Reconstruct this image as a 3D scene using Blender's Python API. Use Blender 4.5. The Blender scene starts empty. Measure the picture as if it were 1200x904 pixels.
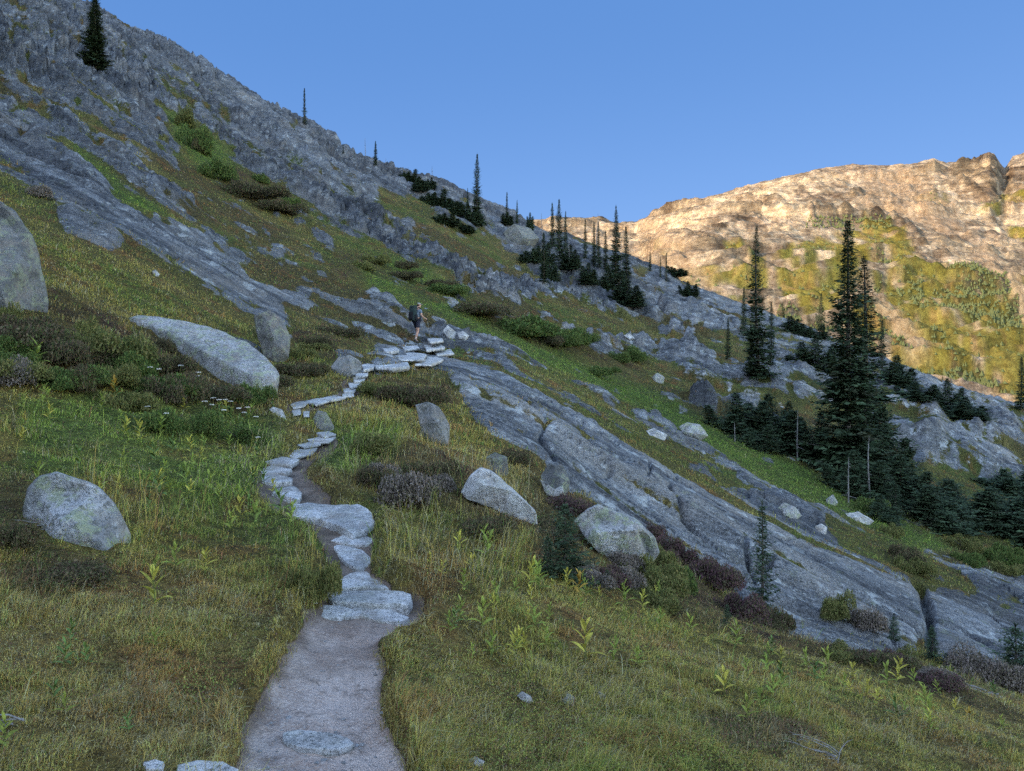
import bpy, math, random
import numpy as np
from mathutils import Vector, Matrix
F, HY, CX = 906.0, 410.0, 600.0     # focal length in photo pixels, eye level, centre column
RNG = np.random.default_rng(7)
random.seed(7)
SC = bpy.context.scene
COL = bpy.data.collections.new('place'); SC.collection.children.link(COL)

# ------------------------------------------------------------------ noise
def _h(ix, iy, seed):
    h = (ix.astype(np.int64) * 374761393 + iy.astype(np.int64) * 668265263 + seed * 1274126177) & 0xffffffff
    h = ((h ^ (h >> 13)) * 1103515245) & 0xffffffff
    h = ((h ^ (h >> 15)) * 2246822519) & 0xffffffff
    return ((h ^ (h >> 16)) & 0xffff) / 65535.0
def vn(x, y, seed=0):
    ix = np.floor(x); iy = np.floor(y)
    fx = x - ix; fy = y - iy
    fx = fx * fx * (3 - 2 * fx); fy = fy * fy * (3 - 2 * fy)
    a = _h(ix, iy, seed); b = _h(ix + 1, iy, seed); c = _h(ix, iy + 1, seed); d = _h(ix + 1, iy + 1, seed)
    return (a + (b - a) * fx) * (1 - fy) + (c + (d - c) * fx) * fy
def fbm(x, y, oct=4, seed=0, gain=.5, lac=2.03):
    s = 0; a = 1; n = 0
    ca, sa = math.cos(.6), math.sin(.6)
    for i in range(oct):
        s = s + a * (vn(x, y, seed + i * 17) - .5) * 2
        n += a; a *= gain
        x, y = (x * ca - y * sa) * lac, (x * sa + y * ca) * lac
    return s / n
def cells(x, y, seed=0, jit=.9):
    """returns F1, F2-F1, random value of nearest cell, offset to its centre"""
    ix = np.floor(x); iy = np.floor(y)
    f1 = np.full(x.shape, 9.); f2 = np.full(x.shape, 9.); r = np.zeros(x.shape); ox = np.zeros(x.shape); oy = np.zeros(x.shape)
    for dx in (-1, 0, 1):
        for dy in (-1, 0, 1):
            cx = ix + dx; cy = iy + dy
            px = cx + .5 + jit * (_h(cx, cy, seed) - .5); py = cy + .5 + jit * (_h(cx, cy, seed + 5) - .5)
            d = (x - px) ** 2 + (y - py) ** 2
            m = d < f1
            f2 = np.where(m, f1, np.minimum(f2, d)); f1 = np.where(m, d, f1)
            r = np.where(m, _h(cx, cy, seed + 9), r); ox = np.where(m, x - px, ox); oy = np.where(m, y - py, oy)
    return np.sqrt(f1), np.sqrt(f2) - np.sqrt(f1), r, ox, oy
def sst(a, b, x):
    t = np.clip((x - a) / (b - a), 0, 1); return t * t * (3 - 2 * t)
def blur(a, ks, axis, mode='edge'):
    if ks < .3: return a
    r = int(math.ceil(ks * 2.5)); k = np.exp(-.5 * (np.arange(-r, r + 1) / ks) ** 2); k /= k.sum()
    pad = [(0, 0), (0, 0)]; pad[axis] = (r, r)
    p = np.pad(a, pad, mode='reflect' if mode == 'reflect' else 'edge')
    out = np.zeros_like(a); n = a.shape[axis]
    for i, w in enumerate(k):
        out += w * (p[i:i + n] if axis == 0 else p[:, i:i + n])
    return out
def inpoly(poly, X, Y):
    m = np.zeros(X.shape, bool); n = len(poly)
    xs = [p[0] for p in poly]; ys = [p[1] for p in poly]
    sel = (X >= min(xs)) & (X <= max(xs)) & (Y >= min(ys)) & (Y <= max(ys))
    x = X[sel]; y = Y[sel]; mm = np.zeros(x.shape, bool)
    for i in range(n):
        x1, y1 = poly[i]; x2, y2 = poly[(i + 1) % n]
        if y1 == y2: continue
        c = ((y1 > y) != (y2 > y)) & (x < (x2 - x1) * (y - y1) / (y2 - y1) + x1)
        mm ^= c
    m[sel] = mm
    return m
def inany(polys, X, Y):
    m = np.zeros(X.shape, bool)
    for p in polys: m |= inpoly(p, X, Y)
    return m

# ------------------------------------------------------------------ shape of the hillside
# columns of bearing, each a profile of (distance, height read as photo row); heights in metres come out of them
KN = {
 -160: [(1.9,1100),(2.5,900),(3.6,735),(4.8,625),(6.8,515),(9.2,420),(12.5,320),(18,230),(30,120),(50,0),(75,-100),(100,-160),(120,-185)],
 0:    [(1.9,1100),(2.5,904),(3.6,750),(4.8,640),(6.8,540),(9.2,450),(12.5,360),(18,280),(30,200),(50,100),(75,15),(95,-22),(120,-40)],
 150:  [(1.9,1130),(2.7,904),(3.9,752),(5.2,640),(7.6,540),(11.5,450),(16,372),(22,303),(32,240),(50,160),(75,90),(95,45),(110,28)],
 300:  [(1.9,1140),(2.85,904),(4.2,750),(5.8,650),(8.5,560),(12.5,490),(16.5,442),(21,402),(28,350),(38,302),(55,235),(80,170),(108,112)],
 450:  [(1.9,1160),(2.95,904),(4.8,716),(7.2,600),(11,520),(15,472),(21,430),(27,412),(33,395),(42,335),(60,290),(85,240),(115,193)],
 600:  [(1.9,1190),(3.1,904),(5.6,700),(9,600),(12,553),(16,507),(22,462),(30,422),(40,397),(55,362),(75,330),(100,290),(125,262)],
 750:  [(1.9,1230),(3.3,904),(5.2,770),(8,700),(11,665),(16,605),(20,560),(24,522),(38,482),(50,440),(70,395),(95,345),(110,312)],
 900:  [(1.9,1290),(3.5,904),(5,820),(7.9,749),(10.5,757),(14,722),(19,640),(27,585),(38,540),(46,502),(60,440),(80,402),(103,372)],
 1050: [(1.9,1380),(3.9,904),(5.2,838),(7.8,782),(11,800),(17,750),(20,695),(25,655),(34,610),(42,560),(55,500),(70,460),(88,432)],
 1200: [(1.9,1450),(4.4,904),(5.5,865),(7.6,828),(11,856),(17,792),(22,735),(27,700),(34,650),(42,600),(54,540),(68,505),(85,480)],
 1360: [(1.9,1500),(4.9,904),(6,890),(7.6,872),(11,905),(17,832),(22,775),(27,745),(34,705),(42,660),(54,600),(68,556),(85,528)],
}
px_k = sorted(KN)
LT = np.linspace(math.log(1.9), math.log(1000), 2600)
prof = []
for k in px_k:
    kn = list(KN[k]); t0, p0 = kn[-1]; z0 = t0 * (HY - p0) / F
    for (t, dz) in ((t0 * 1.12, -1.0), (t0 * 1.5, -9), (t0 * 2.4, -45)):
        kn.append((t, HY - F * (z0 + dz) / t))
    kn.append((1000, HY - F * (-190) / 1000))
    prof.append(np.interp(LT, np.log([a for a, b in kn]), [b for a, b in kn]))
prof = np.array(prof)                       # [column, lt]
PXS = np.arange(-160, 1361, 1.55)
P = np.array([np.interp(PXS, px_k, prof[:, j]) for j in range(len(LT))])     # [lt, px]
dl = LT[1] - LT[0]
P = blur(P, .03 / dl, 0); P = blur(P, 28 / 1.55, 1)
SKY = [(-160,-185),(0,-45),(90,0),(130,22),(170,42),(230,75),(300,113),(350,142),(400,175),(440,192),(480,207),(520,218),(560,240),(600,258),(640,274),(680,285),(720,297),(760,315),(800,332),(850,352),(900,371),(940,385),(1000,412),(1050,432),(1100,450),(1150,468),(1200,481),(1360,530)]
# let the crest follow the photographed skyline
sky_t = np.interp(PXS, [a for a, b in SKY], [b for a, b in SKY])
cur = P[LT < math.log(140)].min(0)
w = sst(math.log(35), math.log(95), LT)[:, None]
P = P + w * (sky_t - cur)[None, :] * (1 - sst(math.log(150), math.log(300), LT)[:, None])
g = np.abs(np.diff(P, axis=0)).max(1) / dl
g = np.where(LT[:-1] > math.log(150), 60, np.clip(g, 130, 900))
cum = np.concatenate([[0], np.cumsum(g)])
NR = 1150
LTs = np.interp(np.linspace(0, cum[-1], NR), cum, LT)
ii = np.interp(LTs, LT, np.arange(len(LT))); i0 = np.clip(ii.astype(int), 0, len(LT) - 2); fr = (ii - i0)[:, None]
PB = P[i0] * (1 - fr) + P[i0 + 1] * fr      # smooth base rows, [row, col]
T = np.exp(LTs)[:, None] * np.ones_like(PB)
U = ((PXS - CX) / F)[None, :] * np.ones_like(PB)
X = U * T; Y = T; ZB = T * (HY - PB) / F
PXG = PXS[None, :] * np.ones_like(PB)
NC = len(PXS)

# ------------------------------------------------------------------ what covers it
TRAIL = [
 [(352,706),(376,700),(376,688),(390,668),(440,666),(462,686),(490,690),(492,712),(484,730),(440,734),(372,728),(350,720)],
 [(300,545),(345,528),(360,545),(360,590),(318,592),(300,570)],
 [(268,940),(275,890),(285,845),(312,785),(340,740),(352,716),(380,704),(440,704),(452,735),(446,780),(452,820),(468,860),(492,904),(505,940)],
 [(395,712),(388,690),(382,670),(385,640),(370,615),(350,590),(345,570),(325,552),(322,540),(345,528),(372,508),(392,505),(398,515),(375,530),(352,548),(380,566),(390,590),(432,590),(440,605),(436,625),(434,640),(434,662),(450,690),(450,712)],
 [(336,476),(350,468),(395,462),(402,448),(412,436),(432,426),(436,432),(430,446),(422,460),(408,470),(372,476),(352,486),(362,500),(340,486)],
]
ROCKS_NEAR = [   # the long slab that leaves the trail by the walker and runs down to the valley
 [(392,346),(420,344),(460,350),(478,366),(500,380),(560,392),(600,408),(650,440),(700,458),(760,490),(810,515),(870,550),(940,595),(1000,628),(1040,650),(1062,668),(1088,700),(1084,752),(1060,790),(960,775),(905,745),(880,722),(855,690),(812,655),(770,636),(745,625),(700,592),(665,572),(645,545),(605,527),(565,502),(535,462),(520,440),(500,436),(440,436),(432,424),(440,404),(425,392),(408,376)],
 [(1086,690),(1130,700),(1200,722),(1340,760),(1340,860),(1200,808),(1165,795),(1120,792),(1088,770)],
 [(760,485),(830,522),(900,572),(960,596),(1040,640),(1150,668),(1200,690),(1340,745),(1340,790),(1200,745),(1080,695),(1000,650),(900,600),(800,540)],
]
ROCKS_UP = [
 [(-200,-400),(1400,-400),(1400,545),(1200,500),(1200,560),(1180,575),(1130,560),(1060,540),(1000,520),(930,505),(860,480),(800,488),(760,452),(720,426),(650,392),(610,362),(560,344),(520,325),(470,300),(420,285),(380,268),(350,232),(300,204),(262,165),(245,155),(205,160),(215,205),(240,232),(285,252),(320,285),(345,300),(315,306),(280,312),(320,345),(340,380),(342,402),(330,418),(312,412),(298,378),(268,358),(232,334),(208,318),(150,285),(132,298),(75,272),(55,228),(0,200),(-200,80)],
]
ROCK_BITS = [
 [(345,338),(380,342),(395,352),(400,362),(372,362),(350,352)], [(362,270),(378,276),(396,294),(388,296),(366,280)],
 [(340,260),(356,262),(360,270),(345,268)], [(270,262),(300,268),(322,285),(312,288),(286,276)], [(470,290),(486,288),(520,318),(512,326),(488,308)],
 [(390,408),(424,414),(426,440),(396,438)], [(640,543),(668,545),(672,585),(640,590)], [(300,330),(340,345),(372,356),(360,366),(326,354)],
]
VEG_UP = [       # turf and shrubs inside the rock
 [(88,132),(130,150),(185,190),(214,206),(240,234),(290,256),(312,285),(262,268),(215,232),(160,190),(118,160)],
 [(185,118),(212,128),(262,165),(300,204),(350,232),(378,262),(340,258),(250,205),(215,205),(200,160)],
 [(50,158),(95,180),(130,202),(190,244),(240,266),(232,274),(185,256),(140,222),(100,200)],
 [(120,210),(160,222),(185,245),(170,255),(130,232)],
 [(478,255),(530,262),(575,280),(612,302),(632,322),(598,328),(556,312),(520,300),(485,276)],
 [(620,345),(700,356),(760,372),(820,402),(800,420),(730,400),(660,385),(610,362)],
 [(440,225),(500,240),(520,262),(470,255),(430,240)], [(690,415),(760,425),(830,455),(860,470),(800,470),(740,440)],
 [(800,385),(870,400),(900,430),(860,440),(820,415)], [(900,480),(1000,488),(1050,520),(1040,555),(950,540),(880,520)],
 [(1105,480),(1130,500),(1120,525),(1108,510)], [(1020,455),(1075,465),(1060,480),(1020,472)],
 [(128,44),(150,50),(160,66),(140,62)],
]
VEG_NEAR = [
 [(600,420),(660,445),(700,465),(720,480),(690,490),(650,470),(612,452),(590,436)], [(700,480),(745,496),(790,525),(820,545),(780,545),(730,520),(700,500)],
 [(955,604),(1010,625),(1060,655),(1085,690),(1070,682),(1020,655),(985,640)], [(1040,640),(1085,652),(1150,690),(1130,695),(1086,690),(1062,668)],
 [(820,540),(860,560),(880,580),(850,575)], [(505,400),(540,408),(548,420),(520,418)], [(495,376),(512,372),(520,384),(505,388)],
]
BRIGHT = [       # fresh green strips of the gully
 [(420,300),(470,322),(540,356),(562,352),(520,330),(460,305),(400,290)], [(378,300),(430,320),(500,352),(570,376),(620,398),(680,428),(720,440),(700,452),(640,432),(570,398),(500,366),(440,345)],
 [(640,405),(720,440),(790,470),(850,505),(900,532),(960,562),(1050,600),(1120,640),(1080,650),(1000,615),(900,568),(810,515),(740,476),(660,440)],
 [(185,118),(212,128),(262,165),(300,204),(250,205),(215,180)], [(60,155),(150,215),(200,250),(170,250),(100,200)],
 [(20,470),(160,450),(330,500),(320,560),(250,600),(120,560),(20,560)], [(380,500),(470,500),(470,550),(400,560),(370,540)],
]
HEATH = [        # dark heather and dwarf shrubs
 [(255,205),(300,208),(350,235),(352,252),(300,242),(262,225)], [(540,352),(600,362),(660,392),(720,410),(760,430),(700,425),(640,405),(580,385)],
 [(395,300),(440,310),(420,330),(385,318)], [(0,360),(60,350),(140,380),(200,430),(300,450),(335,462),(320,500),(230,480),(170,470),(60,440),(0,430)],
 [(640,560),(700,600),(745,628),(800,650),(850,690),(880,735),(930,755),(1060,785),(1200,835),(1200,850),(1060,800),(900,752),(800,716),(740,690),(700,670),(640,650),(600,610),(620,580)],
 [(330,380),(400,385),(432,400),(430,425),(380,425),(340,410)], [(450,436),(520,440),(540,480),(500,475),(450,455)],
 [(440,540),(500,535),(540,570),(520,600),(460,590)], [(0,560),(60,560),(60,640),(0,660)], [(150,400),(170,380),(250,430),(330,450),(250,460)],
 [(0,670),(60,650),(130,660),(110,700),(0,700)], [(800,850),(900,850),(960,880),(860,890)], [(600,520),(640,545),(660,575),(640,600),(600,560),(570,520)],
 [(480,515),(560,560),(600,620),(560,620),(500,580)],
]
wx = fbm(X * .55, Y * .55, 4, 3); wy = fbm(X * .55 + 40, Y * .55, 4, 8)
fx = fbm(X * 3.1, Y * 3.1, 2, 13)
near = sst(30, 8, T); up0 = sst(22, 60, T)
lx = fbm(X * .07, Y * .07, 5, 15, .6); ly = fbm(X * .07 + 9, Y * .07, 5, 16, .6)
PJX = PXG + wx * (7 + 4 * near) + fx * 3 + lx * 18 * up0; PJY = PB + wy * (5 + 4 * near) + fx * 3 + ly * 15 * up0
fy = fbm(X * 7, Y * 7, 3, 14)
trail = inany(TRAIL, PXG + (wx * 10 + fx * 9 + fy * 8) * sst(12, 4, T) + (wx + fx) * 4 * near, PB + (wy + fx) * 3 * near) & (T < 34)
ratio = 1.0
rock = (inany(ROCKS_NEAR, PJX, PJY) & (T > 11.0) & (T < 48)) | (inany(ROCKS_UP, PJX, PJY) & (T > 13)) | (inany(ROCK_BITS, PXG + wx * 3, PB + wy * 3) & (T > 12))
veg = inany(VEG_UP, PJX + wx * 6, PJY + wy * 6) | (inany(VEG_NEAR, PJX, PJY) & (T > 10))
rock &= ~veg
rock |= T > 170
bright = inany(BRIGHT, PJX, PJY).astype(float)
heath = inany(HEATH, PJX + wx * 12, PJY + wy * 10).astype(float)
# strike of the beds: they run down the slope
ca, sa = .945, -.327
Pd = X * ca + Y * sa; Qd = -X * sa + Y * ca - .0048 * np.minimum(X + 8, 0) ** 2
Qw = Qd + 1.1 * fbm(Pd * .09, Qd * .12, 3, 21) + .25 * fbm(Pd * .5, Qd * .6, 3, 25)
def ledge(q, spacing, seed, sharp=.22):
    s = q / spacing; k = np.floor(s); f = s - k
    am = _h(k, np.floor(Pd * .0 + k * 3), seed); am2 = vn(Pd / (spacing * 5) + k * 7.3, k * 3.1, seed + 2)
    return (sst(0, sharp, f) - f) * (.35 + am) * sst(.25, .7, am2), f
up = sst(26, 45, T)
far1 = sst(55, 90, T)
l1, f1 = ledge(Qw, 3.6, 31); l2, f2 = ledge(Qw + .3, 1.25, 37); l3, f3 = ledge(Qw, .42, 41)
# grass settles on the treads of the ledges in the slopes above
crack_veg = (l1 < -.05) * (vn(Pd * .1, Qw * .5, 61) > .56) * (T > 20) * (T < 150)
foot = ((f1 < .13) & (vn(Pd * .09, np.floor(Qw / 3.6) * 2.7, 65) > np.where(PXG < 450, .66, .42)) & (T > 24)) | ((f2 < .16) & (vn(Pd * .16, np.floor((Qw + .3) / 1.25) * 2.1, 66) > .50) & (T > 15) & (T < 100))
loose = fbm(Pd * .12, Qw * .45, 4, 71)
rock &= ~((crack_veg > 0) & (loose > -.05)) | (T < 20)
rock &= ~(foot & (fbm(Pd * .6, Qw * .9, 2, 67) > -.25) & (T < 150))
rock &= ~((T > 40) & (loose > np.where(PXG < 450, .44, .30)) & (T < 150))
c1 = cells(Pd * .30 + .35 * fbm(Pd * .3, Qd * .3, 2, 5), Qw * .5, 91)
c2 = cells(Pd * .75, Qw * 1.15 + .3 * fbm(Pd, Qd, 2, 6), 95)
rock &= ~((T > 24) & (T < 150) & (c1[1] < .10) & (vn(Pd * .12, Qw * .3, 63) > .45))
rock &= ~((T > 18) & (T < 90) & (c2[1] < .08) & (vn(Pd * .15, Qw * .4, 64) > .62))
rock &= ~((T > 22) & (T < 40) & (loose > np.where(PXG < 350, .50, .33)))
peb = fbm(X * .9, Y * .9, 3, 81)
rock |= (peb > .44) & (T > 15) & ~trail & (heath < .5) & (PXG > 250)
rock |= (fbm(Pd * .5, Qw * 1.6, 3, 83) > .36) & (T > 26) & ~trail & (bright < .5)
rm = blur(blur(rock.astype(float), 1.6, 0), 1.6, 1)
tm = blur(blur(trail.astype(float), 2.2, 0), 2.2, 1)
tmw = blur(blur(trail.astype(float), 9, 0), 9, 1)
bright = blur(blur(bright, 4, 0), 4, 1); heath = blur(blur(heath, 4, 0), 4, 1)
rmw = blur(blur(rock.astype(float), 5, 0), 5, 1)

# ------------------------------------------------------------------ relief
Z = ZB.copy()
c3 = cells(Pd * 2.1, Qw * 3.2, 97)
craggy = np.clip(up * 1.0 * (.35 + .9 * sst(-.3, .4, fbm(Pd * .05, Qd * .07, 2, 51))), 0, 1.2)
craggy = craggy * (1 - .55 * sst(80, 100, T)); craggy = craggy * (1 - .7 * sst(820, 960, PXG)); far1 = far1 * (1 - .8 * sst(800, 940, PXG))
rel = craggy * 1.0 * (1.15 * (c1[2] - .5) + .95 * c1[3] * (c1[2] - .3) * 1.0 + .8 * c1[4] - .5 * sst(.12, 0, c1[1]))
c0 = cells(Pd * .10 + .3 * fbm(Pd * .1, Qd * .1, 2, 55), Qw * .17, 191)
rel += far1 * (1 - .5 * sst(80, 100, T)) * (2.2 * (c0[2] - .5) + 2.4 * c0[4] - 1.1 * sst(.08, 0, c0[1]))
rel += craggy * .9 * ((c2[2] - .5) + .8 * c2[4] + .5 * c2[3] * (c2[2] - .5) * 2 - .5 * sst(.12, 0, c2[1]))
rel += craggy * .22 * ((c3[2] - .5) * 1.4 + c3[4] - .4 * sst(.1, 0, c3[1]))
scale = .5 + .8 * up
rel += scale * (1.15 * l1 + .5 * l2 + .17 * l3)
rel += (.12 + .5 * up) * fbm(Pd * .22, Qd * .45, 5, 101) + .07 * (1 - up) * fbm(Pd * .9, Qd * 3.2, 4, 103) + .03 * fbm(Pd * 4, Qd * 5, 3, 104) + .02 * fbm(Pd * 2.2, Qd * 9, 3, 105)
nearslab = (1 - up)
rel += nearslab * (-.16 * sst(.035, 0, c1[1]) * sst(.3, .6, vn(Pd * .3, Qd * .3, 7)) + .05 * (c2[2] - .5) * sst(.45, .7, vn(Pd * .2, Qd * .35, 77)) - .03 * sst(.05, 0, c2[1]) * sst(.5, .7, vn(Pd * .2, Qd * .35, 77)))
lump = .10 * fbm(X * .8, Y * .8, 3, 111) + .055 * fbm(X * 2.6, Y * 2.6, 3, 115) + .02 * fbm(X * 8, Y * 8, 3, 119)
lump = lump * (.55 + .45 * sst(3, 10, T)) + heath * (.10 * sst(4, 12, T) + .12 * np.abs(fbm(X * 1.7, Y * 1.7, 3, 125)) * sst(4, 12, T)) + up * .35 * fbm(X * .3, Y * .3, 4, 127)
dirt = .030 * fbm(X * 2.6, Y * 2.6, 4, 131) + .010 * fbm(X * 14, Y * 14, 3, 135)
Zr = rel * rmw * (.5 + .5 * rm) + (.10 + .15 * up) * (rm - .3) * rmw
def seg_d(poly):
    d = np.full(PXG.shape, 99.)
    for (x1, y1), (x2, y2) in zip(poly[:-1], poly[1:]):
        vx, vy = x2 - x1, y2 - y1; tt = np.clip(((PXG + 2.5 * wx - x1) * vx + (PB + 2.5 * wy - y1) * vy) / (vx * vx + vy * vy), 0, 1)
        d = np.minimum(d, np.hypot(PXG + 2.5 * wx - x1 - tt * vx, PB + 2.5 * wy - y1 - tt * vy))
    return d
CRACKS = [([(800,612),(820,632),(845,655),(880,668),(905,672)], 1.8, .35), ([(785,578),(795,600),(800,612)], 1.5, .25), ([(760,545),(764,560),(758,575)], 1.5, .2), ([(600,455),(640,500),(632,520),(650,545)], 1.8, .25), ([(560,430),(640,480),(720,520)], 1.3, .18),
          ([(1062,664),(1080,690),(1089,730),(1090,792)], 4., 1.1), ([(1105,735),(1135,748),(1170,770)], 2.5, .5), ([(780,510),(870,560),(960,610),(1040,655)], 1.6, .25), ([(1090,690),(1150,715),(1210,735)], 2., .35), ([(870,640),(885,700),(900,745)], 2.2, .3), ([(440,378),(470,395),(480,420)], 1.6, .25), ([(405,372),(440,400)], 1.4, .2),
          ([(900,500),(950,495),(990,500)], 2., .5), ([(1000,470),(1010,510)], 2., .5), ([(820,455),(880,470),(900,490)], 2., .5), ([(620,300),(680,330),(760,370),(830,410)], 2., .8), ([(200,95),(250,160),(300,200)], 2., 1.3), ([(60,120),(130,180),(200,235),(280,290)], 1.8, .8), ([(150,40),(180,110),(190,120)], 2., 1.2)]
BULGE = [([(885,462),(895,440),(915,432),(950,430),(980,440),(992,458),(990,480),(960,490),(910,488),(890,478)], 2.2), ([(1020,490),(1030,462),(1055,450),(1090,456),(1108,478),(1112,510),(1090,535),(1040,525)], 2.4), ([(1072,528),(1090,510),(1125,512),(1152,530),(1160,556),(1130,568),(1085,556)], 2.0), ([(1118,505),(1130,490),(1165,488),(1200,500),(1210,525),(1165,535),(1130,525)], 1.6),
         ([(780,420),(830,418),(900,440),(890,455),(820,440)], 1.2), ([(600,345),(680,352),(740,375),(700,382),(630,366)], 1.2), ([(720,395),(800,405),(850,430),(800,432),(740,412)], 1.0), ([(400,345),(440,346),(470,362),(478,385),(440,396),(415,378)], .5)]
for pl_, ht_ in BULGE:
    bm_ = inpoly(pl_, PXG + 4 * wx, PB + 4 * wy).astype(float); bm_ = blur(blur(bm_, 7, 0), 7, 1); Zr = Zr + .6 * ht_ * bm_ * rmw * sst(88, 62, T)
for pl_, wd_, dp_ in CRACKS: Zr = Zr - dp_ * np.exp(-(seg_d(pl_) / wd_) ** 2) * rm * (T > 10) * (.4 + .6 * sst(-.3, .2, fbm(Pd * .8, Qd * .8, 2, 99)))
Zv = lump * (1 - rmw) * (1 - tmw)
Zv = Zv + .05 * np.exp(-((tmw - .12) / .10) ** 2) * (T < 12)
Z = ZB + (Zr + Zv * 1.0) * sst(260, 130, T) + tmw * dirt - .10 * tmw * sst(30, 10, T) - .02 * tm
Z += sst(150, 320, T) * 14 * fbm(X * .01, Y * .01, 4, 141)
PG = HY - F * Z / T                           # rows as they really come out

# lookup of the visible ground
def column(px):
    c = (px - PXS[0]) / (PXS[1] - PXS[0]); a = int(min(max(c, 0), NC - 2)); f = min(max(c - a, 0), 1)
    return a, f
def ground(px, py, base=False):
    """first point of the ground met on the bearing px at the row py -> x, y, z"""
    a, f = column(px); A = (PB if base else PG)
    col = A[:, a] * (1 - f) + A[:, a + 1] * f
    k = int(np.argmax(col <= py)); k = max(k, 1)
    if col[k] > py: k = NR - 1
    p0, p1 = col[k - 1], col[k]; r = 0 if p0 == p1 else min(max((p0 - py) / (p0 - p1), 0), 1)
    t = float(T[k - 1, 0] * (1 - r) + T[k, 0] * r)
    return ((px - CX) / F * t, t, t * (HY - (p0 + (p1 - p0) * r)) / F)
def height(x, y):
    px = CX + F * x / y; a, f = column(px)
    k = int(np.clip(np.searchsorted(T[:, 0], y) - 1, 0, NR - 2)); r = (y - T[k, 0]) / (T[k + 1, 0] - T[k, 0])
    z = (Z[k, a] * (1 - f) + Z[k, a + 1] * f) * (1 - r) + (Z[k + 1, a] * (1 - f) + Z[k + 1, a + 1] * f) * r
    return float(z)

# ------------------------------------------------------------------ colours of the plant cover
def mixc(a, b, t): return a * (1 - t[..., None]) + np.array(b) * t[..., None]
def vegcolor(x, y, t, br, he):
    n1 = fbm(x * .5, y * .5, 3, 201); n2 = fbm(x * 1.9, y * 1.9, 3, 205); n3 = fbm(x * 7, y * 7, 2, 209)
    c = np.zeros(x.shape + (3,)) + np.array([.21, .18, .062])
    c = mixc(c, [.270, .200, .085], sst(-.1, .5, n1 + .5 * n2) * .75)      # dry
    c = mixc(c, [.105, .140, .038], sst(.05, .5, -n1 + .5 * n3) * .8)       # green
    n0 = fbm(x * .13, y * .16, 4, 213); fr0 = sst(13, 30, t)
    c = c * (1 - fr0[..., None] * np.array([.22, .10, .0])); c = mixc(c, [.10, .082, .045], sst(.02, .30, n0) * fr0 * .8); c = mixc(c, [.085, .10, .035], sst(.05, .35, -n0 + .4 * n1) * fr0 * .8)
    c = mixc(c, [.200, .100, .048], sst(.2, .55, n2 + .35 * n3) * .6)       # rusty patches
    c = mixc(c, [.115, .20, .045], br * .75 * sst(-.5, .2, n2 + .3))
    c = mixc(c, [.13, .10, .05], he * .8)
    c = mixc(c, [.095, .055, .048], he * .7 * sst(0, .4, n2))
    return c * np.array([1.36, 1.30, .98]) * (1 + .35 * n3)[..., None]
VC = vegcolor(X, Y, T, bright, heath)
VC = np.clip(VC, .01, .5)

# ------------------------------------------------------------------ helpers for objects
def tag(o, label=None, cat=None, group=None, kind=None):
    if label: o['label'] = label
    if cat: o['category'] = cat
    if group: o['group'] = group
    if kind: o['kind'] = kind
    return o
def empty(name, loc=(0, 0, 0), rz=0.):
    o = bpy.data.objects.new(name, None); COL.objects.link(o); o.location = loc; o.rotation_euler = (0, 0, rz); o.empty_display_size = .2
    return o
def mesh(name, V, Fc, mat=None, parent=None, smooth=True, cols=None, loc=None):
    me = bpy.data.meshes.new(name)
    V = np.asarray(V, dtype=np.float32).reshape(-1, 3)
    if isinstance(Fc, np.ndarray) and Fc.ndim == 2:
        nf, k = Fc.shape; lv = Fc.astype(np.int32).ravel(); ls = np.arange(nf, dtype=np.int32) * k
    else:
        ln = [len(f) for f in Fc]; nf = len(ln); lv = np.array([i for f in Fc for i in f], dtype=np.int32); ls = np.concatenate([[0], np.cumsum(ln)[:-1]]).astype(np.int32)
    me.vertices.add(len(V)); me.vertices.foreach_set('co', V.ravel())
    me.loops.add(len(lv)); me.loops.foreach_set('vertex_index', lv)
    me.polygons.add(nf); me.polygons.foreach_set('loop_start', ls)
    me.update(calc_edges=True)
    me.polygons.foreach_set('use_smooth', np.full(nf, bool(smooth)))
    for nm, c in (cols or {}).items():
        c = np.asarray(c, dtype=np.float32)
        if c.ndim == 2:
            at = me.attributes.new(nm, 'FLOAT_COLOR', 'POINT'); at.data.foreach_set('color', np.concatenate([c, np.ones((len(c), 1), np.float32)], 1).ravel())
        else:
            at = me.attributes.new(nm, 'FLOAT', 'POINT'); at.data.foreach_set('value', c.ravel())
    if mat: me.materials.append(mat)
    o = bpy.data.objects.new(name, me); COL.objects.link(o)
    if parent: o.parent = parent
    if loc is not None: o.location = loc
    return o

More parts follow.
